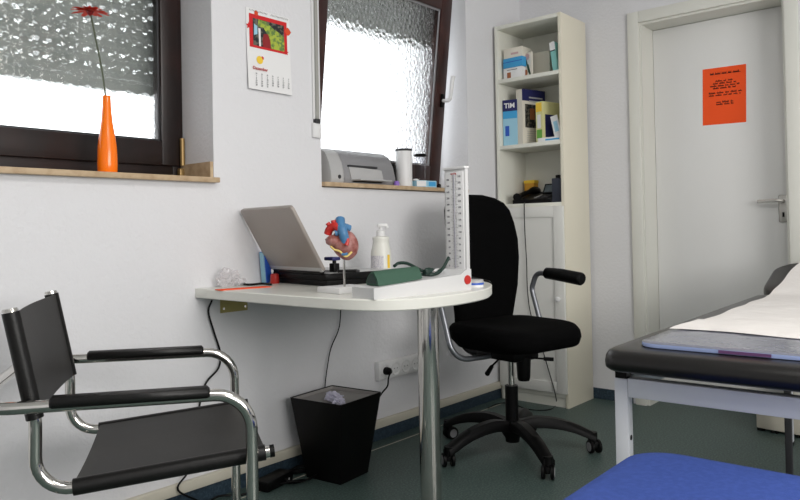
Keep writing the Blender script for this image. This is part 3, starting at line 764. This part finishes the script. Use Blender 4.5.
# small things at the wall end of the table
a = pz(219, 290.5, ZT_); b_ = pz(270, 287, ZT_)
ex = (b_-a).normalized(); oc = thing('card_strip', 'flat orange card lying on the table below the plastic bag', 'card', (a.x, a.y, ZT_), math.atan2(ex.y, ex.x))
MB().box((0, -.012, .0), ((b_-a).length, .035, .0022)).build('card', 'notice', oc, smooth=False)
p = pz(225, 288, ZT_)
bg = thing('plastic_bag', 'crumpled clear plastic bag at the wall end of the table', 'bag', (1.535, 2.105, ZT_))
MB().crumple((0, 0, .030), .034, 9, (1.25, .62, .9), .38, 4).build('bag', 'clearbag', bg, ang=25)
m = MB().crumple((.05, .005, .015), .020, 3, (1.5, .7, .7), .35); m.build('loose_end', 'clearbag', bg, ang=25)
fq = py(267, 281, 2.11)
fo = thing('ring_folder', 'narrow blue folder standing against the wall behind the laptop', 'folder', (fq.x+.015, 2.125, ZT_), 0)
MB(Matrix.Rotation(math.radians(-5), 4, 'Y')).box((-.012, -.012, 0.002), (.012, .018, .118), .001).build('cover', 'folder', fo)
MB(Matrix.Rotation(math.radians(-5), 4, 'Y')).box((-.016, -.008, .004), (-.012, .014, .116)).build('pages', 'lblue', fo, smooth=False)
p = pz(272.5, 283.5, ZT_)
rc = thing('tape_holder', 'small red plastic holder between the blue folder and the laptop', 'holder', (fq.x+.008, 2.075, ZT_))
MB().lathe([(.001, 0), (.016, 0), (.017, .003), (.015, .034), (.012, .036), (.011, .02), (.001, .02)], 20).build('cup', 'hred', rc)
tc_ = tag(MB(Matrix.Translation(-V(1.60, 2.03, ZT_))).sweep(spline([pz(241, 284, ZT_+.004), pz(250, 284.6, ZT_+.004), pz(262, 283.6, ZT_+.004), pz(271, 284.5, ZT_+.004)], 6), .0042, 8).build('power_cable', 'blackp', loc=(1.60, 2.03, ZT_)), 'short black cable lying on the table by the orange card', 'cable')
p = pz(476.5, 287.5, ZT_)
tr_ = thing('tape_roll', 'small white and blue round tin at the rounded table end', 'tin', (p.x+.015, p.y+.02, ZT_))
MB().lathe([(.001, 0), (.030, 0), (.031, .002), (.031, .010), (.001, .010)], 32).build('lower_shell', 'pwhite', tr_)
MB().lathe([(.0315, .008), (.0318, .014), (.0315, .0145), (.001, .0145)], 32).build('blue_band', 'folder', tr_)
MB().lathe([(.031, .0143), (.031, .022), (.029, .024), (.001, .024)], 32).build('lid', 'lgrey', tr_)

# ------------------------------------------------------------------ things on the window sills
ZV = 1.12
vp = pz(107, 169, ZV)
vs_ = thing('bottle_vase', 'glossy orange bottle vase on the beige sill of the left window', 'vase', (.975, 2.19, ZV))
vp = py(107.5, 166, 2.19); vs_.location = (vp.x, 2.19, ZV)
MB().lathe([(.001, 0), (.027, 0), (.0295, .005), (.0305, .029), (.0300, .060), (.0285, .088), (.0255, .112), (.0215, .136), (.0180, .158), (.0150, .188), (.0132, .215), (.0122, .244), (.0128, .248), (.0105, .248), (.010, .18), (.001, .17)], 40).build('vase', 'orange', vs_)
def gerbera(name, label, base, pts, rr, tiltd, seed, group=None):
    t = thing(name, label, 'flower', base); rnd = random.Random(seed)
    P = spline(pts, 8); MB().sweep(P, .0028, 8).build('stem', 'green', t)
    Mh = Matrix.Translation(P[-1]) @ Matrix.Rotation(math.radians(9), 4, R0) @ Matrix.Rotation(math.radians(tiltd), 4, 'Y')
    m = MB(Mh)
    for ly, (n, r, el) in enumerate(((16, rr, .04), (14, rr*.8, .12), (10, rr*.45, .3))):
        for k in range(n):
            a = 2*PI*(k+.4*ly)/n+rnd.uniform(-.08, .08); e = el+rnd.uniform(-.12, .12); wd = r*.17
            d = V(math.cos(a), math.sin(a), 0); q = V(-math.sin(a), math.cos(a), 0)
            prev = None; vv = []
            for s, wk in ((.12, .5), (.45, 1), (.8, .95), (1, .35)):
                c = d*r*s*math.cos(e)+V(0, 0, r*s*math.sin(e)-r*.12*s*s+.003*ly)
                vv += [c-q*wd*wk, c+V(0, 0, .0015), c+q*wd*wk]
            m._add(vv, [[3*i+j, 3*i+j+1, 3*i+j+4, 3*i+j+3] for i in range(3) for j in (0, 1)])
    m.build('petals', 'red', t, ang=60)
    MB(Mh).lathe([(.001, -.016), (.006, -.012), (.011, -.002), (.010, .008), (.001, .011)], 16).build('flower_centre', 'photor', t)
    return t
top = py(90, 11, 2.19)
L0 = V(vp.x, 2.19, ZV+.19)
hd = top-L0
gerbera('gerbera', 'red gerbera with thin drooping stem standing in the orange bottle vase', L0, [(0, 0, 0), (-.004, 0, .06), (hd.x*.30, 0, hd.z*.45), (hd.x*.72, 0, hd.z*.78), (hd.x, 0, hd.z)], .056, 5, 1)
v2 = py(-14, 166, 2.21)
vv2 = thing('bottle_vase', 'second orange vase further left on the sill, beyond the picture edge', 'vase', (v2.x, 2.21, ZV)); 
o = [c for c in vs_.children][0].copy(); C.objects.link(o); o.parent = vv2
top2 = py(-4, -6, 2.21); L1 = V(v2.x, 2.21, ZV+.19); hd = top2-L1
gerbera('gerbera', 'red gerbera of which one petal tip shows at the top left corner', L1, [(0, 0, 0), (.002, 0, .1), (hd.x*.5, 0, .3), (hd.x, 0, hd.z)], .060, 8, 5)

# printer
ZP = 1.126
pr = thing('inkjet_printer', 'grey rounded inkjet printer on the sill of the tilted window', 'printer', (2.125, 2.168, ZP), 0)
pr.scale = (1.03, 1, 1.1)
PW = .40
def prof_at(k, sc): return k
sec = [(0, .022), (0, .012), (.006, 0), (.15, 0), (.155, .02), (.155, .10), (.145, .130), (.11, .142), (.07, .138), (.035, .118), (.012, .080), (.002, .045)]
def pbody(x0, x1, sc0, sc1, name, mt, par, z0=0):
    m = MB(); n = len(sec)
    xs_ = [x0, x0+(x1-x0)*.06, x0+(x1-x0)*.94, x1]; sc = [sc0, 1, 1, sc1]
    vs = []
    for x, s in zip(xs_, sc):
        for (y, z) in sec: vs.append((x, .078+(y-.078)*s, z*s if s == 1 else z*s+.0))
    fs = [[i*n+k, i*n+(k+1) % n, (i+1)*n+(k+1) % n, (i+1)*n+k] for i in range(3) for k in range(n)]+[list(range(n))[::-1], [3*n+k for k in range(n)]]
    m._add(vs, fs); return m.build(name, mt, par, ang=50)
pbody(.055, PW-.0, 1, .80, 'body', 'grey', pr)
pbody(-.022, .058, .82, 1.0, 'side_cover', 'lgrey', pr)
m = MB(); m.box((.10, -.055, .012), (.30, .02, .018), .002); m.prism([(.10, -.004, .012), (.30, -.004, .012), (.29, -.0, .060), (.085, -.0, .070)], (0, .01, 0)); m.build('output_tray', 'lgrey', pr)
MB().box((.11, -.001, .008), (.29, .004, .022)).build('paper_slot', 'blackp', pr, smooth=False)
MB().box((.085, -.004, .066), (.26, .012, .074), .001).build('slot_cover', 'darkg', pr)
MB().cyl((.03, -.002, .025), (.03, .006, .025), .008, 16).build('power_button', 'darkg', pr)
MB().box((.392, .02, .015), (.412, .10, .095), .004).build('rear_part', 'blackp', pr)
# tall white tube with dark lid
p = pz(404, 187, ZP)
cu = thing('paper_roll', 'tall white cylinder with dark rim standing beside the printer', 'canister', (2.575, 2.20, ZP))
q = py(404, 170, 2.20); cu.location.x = q.x
MB().lathe([(.001, 0), (.038, 0), (.039, .003), (.039, .172), (.038, .174)], 32).build('canister', 'wplastic', cu)
MB().lathe([(.0395, .170), (.041, .176), (.039, .181), (.001, .181)], 32).build('rim', 'darkg', cu)
q = py(420, 147, 2.24)
hk = thing('glass_jar', 'clear jar with flat dark lid next to the white cylinder', 'jar', (q.x, 2.24, ZP))
jg = mat('clear jar glass', (.95, .95, .96), .05, trans=1, ior=1.1); M['jar'] = jg
MB().lathe([(.001, 0), (.024, 0), (.025, .003), (.025, .160), (.023, .160), (.022, .005), (.001, .004)], 28).build('jar', 'jar', hk)
MB().lathe([(.001, .160), (.029, .160), (.032, .165), (.029, .172), (.001, .172)], 28).build('lid', 'blackp', hk)
q = py(397, 181, 2.15)
vi = thing('violet_cap', 'tiny violet cap on the sill between printer and white cylinder', 'cap', (q.x, 2.152, ZP))
MB().lathe([(.001, 0), (.013, 0), (.013, .014), (.008, .022), (.001, .022)], 16).build('cap', 'violet', vi)
q = py(425, 182, 2.16)
tx = thing('tissue_box', 'low white and blue medicine carton at right end of the sill', 'box', (q.x, 2.165, ZP), math.radians(-12))
MB().box((-.062, -.02, 0), (.062, .055, .032), .0015).build('carton', 'lblue', tx)
MB().box((-.0625, -.0205, .004), (-.005, -.0195, .030)).box((-.062, -.018, .0315), (.0, .052, .0328)).build('white_panel', 'pwhite', tx, smooth=False)
MB().box((.012, -.0206, .006), (.055, -.0195, .026)).build('blue_panel', 'sky', tx, smooth=False)
MB().crumple((-.055, -.004, .035), .014, 2, (1.2, .8, .35), .3).build('paper_flap', 'pwhite', tx)
q = py(439.5, 184, 2.14)
bk_ = thing('small_bottle', 'tiny dark bottle with pale cap at right end of the sill', 'bottle', (q.x+.01, 2.150, ZP))
MB().lathe([(.001, 0), (.009, 0), (.009, .016), (.005, .02), (.001, .02)], 14).build('bottle', 'blackp', bk_)

# ------------------------------------------------------------------ sockets, bin, floor cables
so = thing('socket_strip', 'white wall socket strip with four outlets behind the chrome table leg', 'socket strip', (2.485, YW, .30))
s0 = px  # keep helper name
pa = py(377, 371, YW-.03)
MB().box((2.333-2.485, -.030, -.036), (2.645-2.485, 0, .044), .006).build('housing', 'wplastic', so)
for i in range(4):
    x = 2.372+.071*i-2.485
    kx = basis((x, -.030, .004), (1, 0, 0), (0, 0, 1), (0, -1, 0))
    ou = MB(kx).lathe([(.031, -.001), (.031, .0025), (.0275, .003), (.022, .0005), (.019, -.0005), (.001, -.0005)], 28).build('outlet', 'wplastic', so)
    m = MB(kx)
    for sx in (-.0095, .0095): m.cyl((sx, 0, -.0006), (sx, 0, .0002), .0026, 8)
    m.build('contact_holes', 'darkg', ou)
plg = thing('power_plug', 'black plug with cable in the first outlet of the wall strip', 'plug', (2.372, YW-.030, .304))
m = MB(basis((0, 0, 0), (1, 0, 0), (0, 0, 1), (0, -1, 0))); m.lathe([(.001, .0), (.016, .0), (.018, .006), (.015, .026), (.008, .034), (.001, .034)], 20); m.build('plug_body', 'blackp', plg)
o_ = plg.location
pts = [V(2.372, YW-.062, .304)] + [py(x, y, YY) for x, y, YY in ((388.5, 378, YW-.06), (387.5, 386, YW-.055), (382, 393, YW-.05), (374, 405, YW-.04), (360, 425, YW-.035))]
MB().sweep([p-o_ for p in spline(pts, 6)], .0035, 8).build('cable', 'blackp', plg)

bn = thing('waste_bin', 'black tapered square waste bin under the table', 'waste bin', (1.925, 1.975, 0))
def sq(h, z, r=.006): return [V(x, y, z) for x, y in rrect(-h, -h, h, h, r, 3)]
m = MB(); rings = [sq(.084, 0), sq(.124, .302), sq(.120, .302), sq(.079, .01)]
n = len(rings[0]); m._add([p for r_ in rings for p in r_], [[i*n+k, i*n+(k+1) % n, (i+1)*n+(k+1) % n, (i+1)*n+k] for i in range(3) for k in range(n)]+[list(range(n))[::-1], [3*n+k for k in range(n)]])
m.build('bin', 'bin', bn)
m = MB(); rings = [sq(.1195, .299), sq(.117, .288)]
m._add([p for r_ in rings for p in r_], [[k, (k+1) % n, n+(k+1) % n, n+k] for k in range(n)]+[[n+k for k in range(n)]])
m.build('liner', 'binlid', bn)
bn.rotation_euler = (0, 0, math.radians(6))
q = pz(334, 398, .29)
ts = thing('crumpled_tissue', 'crumpled pale tissue on top of the waste bin contents', 'tissue', (1.885, 1.945, .290))
MB().crumple((0, 0, .014), .028, 5, (.8, 1.3, .6), .5, 4).crumple((-.02, -.045, .010), .02, 8, (1, 1, .6), .5, 4).build('tissue', 'tissue', ts, ang=25)

def cable(name, label, pts, r=.0032, m='blackp', n=7):
    P = spline(pts, n); o0 = P[0].copy()
    return tag(MB().sweep([p-o0 for p in P], r, 8).build(name, m, loc=o0), label, 'cable')
cable('hanging_cable', 'black cable hanging down the wall under the left end of the table',
      [py(x, y, YW-.012) for x, y in ((212, 300), (208.5, 312), (214, 332), (220, 352), (218.5, 368), (205, 385), (198, 415), (197, 440))]+[py(189, 470, YW-.03), py(178, 490, YW-.03), V(1.42, YW-.045, .006), V(1.30, YW-.06, .005)], .0034)
cable('hanging_cable', 'thin dark cable hanging from the table edge down into the gap behind the bin',
      [py(x, y, YW-.015) for x, y in ((341, 306), (339, 328), (331, 348), (327.5, 366), (325, 386), (324, 410))]+[V(2.0, YW-.035, .1)], .0024)
ad = thing('power_adapter', 'black power adapter lying on the floor by the skirting', 'power adapter', (1.70, 2.075, 0), math.radians(12))
MB().box((-.075, -.032, 0), (.075, .032, .038), .006).build('body', 'blackp', ad)
MB().box((.045, -.0326, .012), (.050, -.0318, .018)).build('light', 'wplastic', ad, smooth=False)
rn = random.Random(11)
for k, lb in enumerate(('loop of black cable around the floor adapter', 'black cable loop lying nearest the waste bin on the floor', 'thin black cable along the skirting behind the chrome chair legs')):
    pts = []
    if k < 2:
        for i in range(11):
            a = 2*PI*i/7+k; pts.append(V(1.78+.05*k+.085*math.cos(a)+rn.uniform(-.02, .02), 2.045+.055*math.sin(a)+rn.uniform(-.015, .015), .005+.010*(i % 3)))
    else:
        for i in range(8): pts.append(V(1.40+.08*i, 2.085+.02*math.sin(i*1.7), .006+.012*(i % 2)))
    cable('floor_cable', lb, pts, .004)
# telephone cable down the bookcase door
xs2 = XF-.024
cable('telephone_cable', 'thin dark telephone cable hanging down the bookcase door to the floor',
      [px(524.5, 202, XF+.05)+V(0, 0, .0)]+[px(x, y, xs2) for x, y in ((524.2, 208), (525, 235), (526.5, 260), (527.5, 290), (531, 315), (541, 345), (550, 375), (555, 393))]+[pz(556, 405, .004), pz(547, 410, .004), pz(527, 409, .004), pz(511, 403, .004), pz(497, 404, .004), pz(488, 408, .004)], .0026)

# ------------------------------------------------------------------ office chair
oc_ = thing('office_chair', 'black upholstered swivel chair with five-star base beside the bookcase', 'office chair', (2.555, 1.590, 0), math.radians(-102))
bs = MB().lathe([(.001, .045), (.028, .045), (.030, .060), (.046, .085), (.048, .125), (.036, .135), (.001, .135)], 28).build('base_hub', 'blackp', oc_)
def armpts():
    return [(.03, .108), (.10, .122), (.18, .116), (.25, .098), (.31, .072), (.335, .060)]
for k in range(5):
    a = math.radians(-23+72*k); d = V(math.cos(a), math.sin(a), 0); q = V(-math.sin(a), math.cos(a), 0)
    m = MB(); P = spline([V(r_, 0, z) for r_, z in armpts()], 4); nn = len(P); vs = []
    for i, p in enumerate(P):
        t = i/(nn-1); wd = .031-.008*t; hh = .026-.008*t
        c = d*p.x+V(0, 0, p.z)
        for (u, v_) in ((-1, -.7), (-1, .3), (-.55, 1), (.55, 1), (1, .3), (1, -.7)): vs.append(c+q*wd*u+V(0, 0, hh*v_))
    m._add(vs, [[i*6+j, i*6+(j+1) % 6, (i+1)*6+(j+1) % 6, (i+1)*6+j] for i in range(nn-1) for j in range(6)]+[list(range(6))[::-1], [(nn-1)*6+j for j in range(6)]])
    am_ = m.build('base_arm', 'blackp', oc_, ang=50)
    e = d*.325
    m = MB(); m.cyl(e+V(0, 0, .050), e+V(0, 0, .082), .019, 16); m.build('arm_cap', 'blackp', am_)
    ca_ = a+random.choice((1.2, 1.9, 2.6, .7)); wdv = V(math.cos(ca_), math.sin(ca_), 0); ax = V(-wdv.y, wdv.x, 0)
    cc = e-wdv*.012+V(0, 0, .027)
    m = MB(); m.cyl(e+V(0, 0, .028), e+V(0, 0, .055), .007, 12); m.box((-.02, -.009, -.004), (.02, .009, .022), .004, Matrix.Translation(cc) @ Matrix.Rotation(ca_, 4, 'Z'))
    cs = m.build('caster', 'blackp', oc_)
    for s_ in (-1, 1):
        c1 = cc+ax*.010*s_; c2 = cc+ax*.024*s_
        m = MB(); m.sweep([c1, c1.lerp(c2, .15), c1.lerp(c2, .85), c2], [.024, .027, .027, .023], 24); m.build('wheel', 'blackp', cs)
        MB().sweep([c2-ax*.001*s_, c2+ax*.0012*s_], [.0185, .0175], 24).build('wheel_ring', 'grey', cs)
MB().cyl((0, 0, .13), (0, 0, .275), .0265, 24).build('column_sleeve', 'blackp', oc_)
MB().cyl((0, 0, .27), (0, 0, .41), .014, 20).build('gas_column', 'chrome', oc_)
m = MB(); m.box((-.13, -.075, .385), (.09, .075, .445), .012); m.build('mechanism', 'blackp', oc_)
MB().lathe([(.001, .305), (.022, .305), (.026, .315), (.030, .40), (.001, .40)], 24, Matrix.Translation(V(.070, .0, 0))).build('tension_knob', 'blackp', oc_)
m = MB(); m.sweep([V(.0, -.06, .395), V(.05, -.17, .375)], .004, 8); m.sweep([V(.045, -.155, .378), V(.07, -.205, .360)], [.008, .010], 10); m.build('height_lever', 'blackp', oc_)
m = MB(); m.sweep([V(.09, .03, .395), V(.13, .075, .390)], .004, 8); m.sweep([V(.12, .065, .391), V(.145, .095, .388)], [.008, .008], 10); m.build('tilt_lever', 'blackp', oc_)
so_ = rrect(-.205, -.23, .245, .235, .13, 8)
def seatf(p):
    u = p.x/.24; v_ = p.y/.235
    if p.z > .45: p.z += .012*(v_*v_) - .020*max(0, u-.35)**2*2 + .008*max(0, -u)
    return p
MB().stack(so_, [(.60, .437), (.86, .442), (.97, .462), (1.0, .486), (.985, .506), (.94, .520), (.85, .527), (.6, .527), (.3, .525), (.05, .524)], f=seatf).build('seat', 'blackf', oc_, ang=70)
# backrest : outline in (y, z)
def bw(t): # half width against height fraction
    return .178+.040*math.sin(min(t/.62, 1)*PI/2)-.0*t
ol = []
ZB0, ZB1 = .445, 1.075
hw = [(0, .150), (.04, .168), (.15, .180), (.35, .202), (.55, .216), (.68, .220), (.80, .214), (.89, .202), (.945, .178), (.98, .135), (1.0, .075)]
ol = [(y, ZB0+(ZB1-ZB0)*t) for t, y in hw]+[(-y, ZB0+(ZB1-ZB0)*t) for t, y in hw[::-1]]
def bf(p): # p=(y,z,depth) -> lean + curvature
    y, z, dpt = p.x, p.y, p.z
    k = (z-.45)/.62
    return V(-.215-.045*k+.030*math.sin(k*PI)-dpt+.9*y*y, y*.93+.050, z)
MB().stack(ol, [(.3, -.012), (.80, -.014), (.93, -.008), (.99, .006), (1, .018), (.99, .034), (.93, .044), (.6, .048), (.2, .048)], f=bf).build('backrest', 'blackf', oc_, ang=70)
MB().sweep(spline([(-.10, 0, .395), (-.22, 0, .385), (-.285, 0, .42), (-.30, 0, .52), (-.288, 0, .70)], 6), .018, 12).build('back_support', 'blackp', oc_)
MB().sweep(spline([(-.245, .205, .735), (-.262, .225, .725), (-.262, .225, .665), (-.245, .20, .655)], 5), .006, 8).build('back_lever', 'blackp', oc_)
for s_ in (-1, 1):
    y = (.285 if s_ < 0 else .262)*s_
    pts = fillet([(-.02, .10*s_, .405), (-.035, y, .405), (-.115, y, .650), (-.085, y, .722), (.02, y, .715)], [.075, .05, .04, .03])
    ar = MB().sweep(pts, .0115, 12).build('arm_tube', 'silver', oc_)
    MB().sweep([V(-.030, y, .722), V(-.026, y, .722), V(.05, y, .717), V(.160, y, .704), V(.166, y, .703)], [.020, .0245, .0275, .0275, .023], 20).build('arm_pad', 'blackp', oc_)

# ------------------------------------------------------------------ chrome visitor chair
vc = thing('cantilever_armchair', 'chrome tube armchair with black leather sling seat and back by the wall', 'armchair', (.79, 1.617, 0), math.radians(-33))
SY, AY, RT = .222, .272, .0125
for s_ in (-1, 1):
    pts = fillet([(-.112, SY*s_, .782), (-.070, SY*s_, .565), (-.072, SY*s_, .420), (.385 if s_ < 0 else .350, SY*s_, .456)], [.15, .085], 8)
    MB().sweep(pts, RT, 14).build('seat_tube', 'chrome', vc)
    MB().sweep([V(.383-(.035 if s_ > 0 else 0), SY*s_, .4558), V(.393-(.035 if s_ > 0 else 0), SY*s_, .4567)], RT*1.06, 14).build('tube_end_cap', 'blackp', vc)
    MB().sweep([V(-.112, SY*s_, .780), V(-.1128, SY*s_, .7855)], [RT+.003, RT+.001], 14).build('tube_top_cap', 'chrome', vc)
# arms, front legs and floor runners are one bent tube per side, joined behind the back
half = [(-.185, 0, .603), (-.185, -AY, .603), (.342, -AY, .595), (.342, -AY, .0135), (-.20, -AY, .0135), (-.20, 0, .0135)]
P1 = fillet(half, [.09, .075, .055, .05], 8)
P2 = [V(p.x, -p.y, p.z) for p in P1][::-1]
MB().sweep(P1+P2[1:], RT, 14).build('frame_tube', 'chrome', vc)
for s_ in (-1, 1):
    MB().cyl((.342, SY*s_, .452), (.342, AY*s_, .452), .010, 10).build('frame_bolt', 'blackp', vc)
    MB().cyl((-.078, SY*s_, .601), (-.078, AY*s_, .601), .009, 10).build('back_bolt', 'blackp', vc)
    pts = [V(-.035, AY*s_, .6025), V(-.03, AY*s_, .602), V(.12, AY*s_, .600), V(.255, AY*s_, .598), V(.26, AY*s_, .598)]
    m = MB()
    vs = []; sh_ = [(-1.0, -.25), (-1.3, .25), (-1.15, .95), (0, 1.2), (1.15, .95), (1.3, .25), (1.0, -.25), (0, -.3)]
    for i, p in enumerate(pts):
        k = .75 if i in (0, 4) else 1.05
        for (a, b_) in sh_: vs.append(V(p.x, p.y+a*.0155*k, p.z+b_*.0150*k))
    m._add(vs, [[i*8+j, i*8+(j+1) % 8, (i+1)*8+(j+1) % 8, (i+1)*8+j] for i in range(4) for j in range(8)]+[list(range(8))[::-1], [32+j for j in range(8)]])
    m.build('arm_pad', 'leather', vc, ang=60)
# seat sling
def sling(u, v_):
    x = .0+.372*u; z = .4257+.0296*(x/.385)
    y = -SY+2*SY*v_
    return V(x, y, z+RT+.001-.009*math.sin(v_*PI)**.8)
m = MB().grid(sling, 14, 14, (0, 0, -.003)); sl = m.build('seat_sling', 'leather2', vc, ang=60)
for s_ in (-1, 1):
    MB().sweep([V(-.003, SY*s_, .4257), V(.374, SY*s_, .4548)], RT+.0042, 16).build('seat_hem', 'leather', sl)
def bline(z): # back tube centre x at height z
    k = (z-.565)/(.782-.565); return -.070-.042*k
def bsl(u, v_):
    z = .570+(.776-.570)*u; y = -SY+2*SY*v_
    return V(bline(z)+RT-.012*math.sin(v_*PI)**.8, y, z)
m = MB().grid(bsl, 12, 14, (-.003, 0, 0)); bl = m.build('back_sling', 'leather2', vc, ang=60)
for s_ in (-1, 1):
    MB().sweep([V(bline(.568), SY*s_, .568), V(bline(.778), SY*s_, .778)], RT+.0042, 16).build('back_hem', 'leather', bl)

# ------------------------------------------------------------------ examination couch
cz = thing('examination_couch', 'examination couch with black padded top on white steel frame at right', 'examination couch', (1.480, .700, 0), math.radians(2))
CWd, CL1, CL = .66, 1.52, 1.87
o1 = rrect(0, -CWd, CL1, 0, .05, 6)
MB().stack(o1, [(.95, .605), (.985, .607), (.998, .614), (1.0, .627), (.996, .639), (.985, .648), (.965, .652), (.9, .653), (.3, .653)]).build('pad', 'pad', cz, ang=60)
ha = Matrix.Translation(V(CL1-.005, 0, .598)) @ Matrix.Rotation(math.radians(-16), 4, 'Y')
o2 = rrect(0, -CWd+.0, .40, 0, .12, 8)
MB(ha).stack(o2, [(.95, -.004), (.985, 0), (.998, .012), (1, .028), (.996, .042), (.985, .050), (.96, .054), (.3, .055)]).build('head_rest', 'pad', cz, ang=60)
fz0, fz1 = .548, .592
m = MB(); x0_, x1_, y0_, y1_ = .04, 1.86, -.62, -.020
m.box((x0_+.030, y0_, fz0), (x1_, y0_+.030, fz1-.001), .003); m.box((x0_+.030, y1_-.030, fz0), (x1_, y1_, fz1-.001), .003)
m.box((x0_, y0_+.030, fz0), (x0_+.030, y1_-.030, fz1-.002), .003); m.box((x1_-.030, y0_, fz0), (x1_, y1_, fz1-.003), .003)
m.build('frame', 'wmetal', cz)
for lx, ly in ((x0_, y1_-.030), (x0_, y0_), (1.835, y1_-.030), (1.835, y0_)):
    l = MB().box((lx, ly, .012), (lx+.030, ly+.030, fz1-.004), .003).build('leg', 'wmetal', cz)
    MB().box((lx-.001, ly-.001, 0), (lx+.031, ly+.031, .014), .002).build('foot', 'blackp', l)
    MB().box((lx+.002, ly+.002, fz1-.004), (lx+.028, ly+.028, fz1+.0125)).build('top_cap', 'blackp', l, smooth=False)
    MB().cyl((lx+.015, ly-.0008, .457), (lx+.015, ly+.001, .457), .006, 10).build('screw_hole', 'blackp', l)
q = pz(790, 480, .04) ; q2 = (Matrix.Translation(cz.location) @ Matrix.Rotation(math.radians(2), 4, 'Z')).inverted() @ V(2.60, 0.572, 0)
MB().box((q2.x-.010, q2.y-.010, .0), (q2.x+.010, q2.y+.010, fz1-.002), .002).build('support_strut', 'darkg', cz)
cinv = (Matrix.Translation(cz.location) @ Matrix.Rotation(math.radians(2), 4, 'Z')).inverted()
# vinyl sheet at the foot end
vm = thing('vinyl_sheet', 'bluish clear vinyl sheet covering the foot end of the couch', 'vinyl sheet', (1.480, .700, .6535), math.radians(2))
mo = rrect(.080, -CWd+.02, .52, -.056, .045, 6)
MB().stack(mo, [(.994, .0), (1.0, .001), (1.0, .0085), (.9985, .0090)]).build('sheet', 'matedge', vm, ang=50)
MB().stack(mo, [(.9985, .0091), (.992, .0108), (.9, .0112), (.3, .0112)]).build('top_skin', 'mat', vm, ang=50)
MB().box((.0788, -.33, .002), (.0812, -.23, .0085)).build('plum_stripe', 'plum', vm, smooth=False)
pp = thing('paper_cover', 'white paper cover laid along the couch up to the head rest', 'paper cover', (1.480, .700, .6535), math.radians(2))
def paperf(u, v_):
    x = .305+(1.90-.305)*u; y = -.060-(CWd-.09)*v_-.05*max(0, (x-1.5)/.4)*(1-v_)
    if v_ == 0: y += .004*math.sin(x*23)
    x += .015*math.sin(v_*9)*(1 if u < .02 else 0)
    z = .0128 if x < .53 else max(.0025, .0128-(x-.53)*.3)
    if x > CL1-.07:
        k = x-(CL1-.07); z = max(z, k*math.tan(math.radians(16.3))*1.0+.004)
    return V(x, y, z+.0012*noise.noise(V(x*9, y*9, 0))+.0008)
MB().grid(paperf, 90, 24, (0, 0, .0012)).build('paper', 'paper', pp, ang=60)

# box on the floor near the door
q = pz(776, 434, 0)
bx = thing('floor_box', 'small cream box on dark feet on the floor before the door', 'box', (3.30, .80, 0), math.radians(-8))
bx.location = (q.x+.06, q.y, 0)
MB().box((-.06, -.12, .012), (.10, .075, .11), .006).build('body', 'duct', bx)
m = MB()
for x in (-.045, .085):
    for y in (-.105, .0, .06): m.box((x-.012, y-.012, 0), (x+.012, y+.012, .013))
m.build('feet', 'blackp', bx, smooth=False)
# ------------------------------------------------------------------ blue chair in the foreground
bcx, bcy = 1.225, .362
bl_ = thing('blue_chair', 'chair with royal blue upholstered seat in the right foreground', 'chair', (bcx, bcy, 0), math.radians(1))
oo = rrect(-.235, -.235, .235, .235, .085, 8)
MB().stack(oo, [(.93, .412), (.985, .42), (1, .435), (.998, .451), (.985, .461), (.95, .4685), (.85, .472), (.5, .476), (.2, .477)]).build('seat', 'blue', bl_, ang=70)
MB().stack([(y, z) for y, z in rrect(-.21, .62, .21, .88, .06, 6)], [(.95, -.26), (1, -.265), (1, -.285), (.95, -.29)], f=lambda p: V(p.x, p.z, p.y)).build('backrest', 'blue', bl_, ang=70)
for sx in (-.2, .2):
    MB().sweep(fillet([(sx, .20, .012), (sx, .19, .40), (sx, -.20, .40), (sx, -.26, .72)], .05), .0115, 12).build('frame_tube', 'chrome', bl_)
    MB().sweep([V(sx, -.10, .40), V(sx, -.24, .012)], .0115, 12).build('leg', 'chrome', bl_)
    for yy in (.20, -.24): MB().cyl((sx, yy, 0), (sx, yy, .016), .014, 12).build('foot', 'blackp', bl_)
cbq = MB().cyl((.93, -.012, .135), (.93, -.60, .135), .012).build('crossbar', 'darkg', cz)
MB().lathe([(.001, 0), (.017, 0), (.017, .012), (.012, .018), (.001, .018)], 16, basis((.93, -.016, .135), (1, 0, 0), (0, 0, -1), (0, 1, 0))).build('end_cap', 'blackp', cbq)

# ceiling lamp (above the picture)
lp = thing('ceiling_lamp', 'flat white ceiling lamp above the room, outside the picture', 'ceiling lamp', (.75, 0, 2.5))
MB().box((-.78, -.33, -.045), (.78, .33, 0), .01).build('housing', 'wplastic', lp)
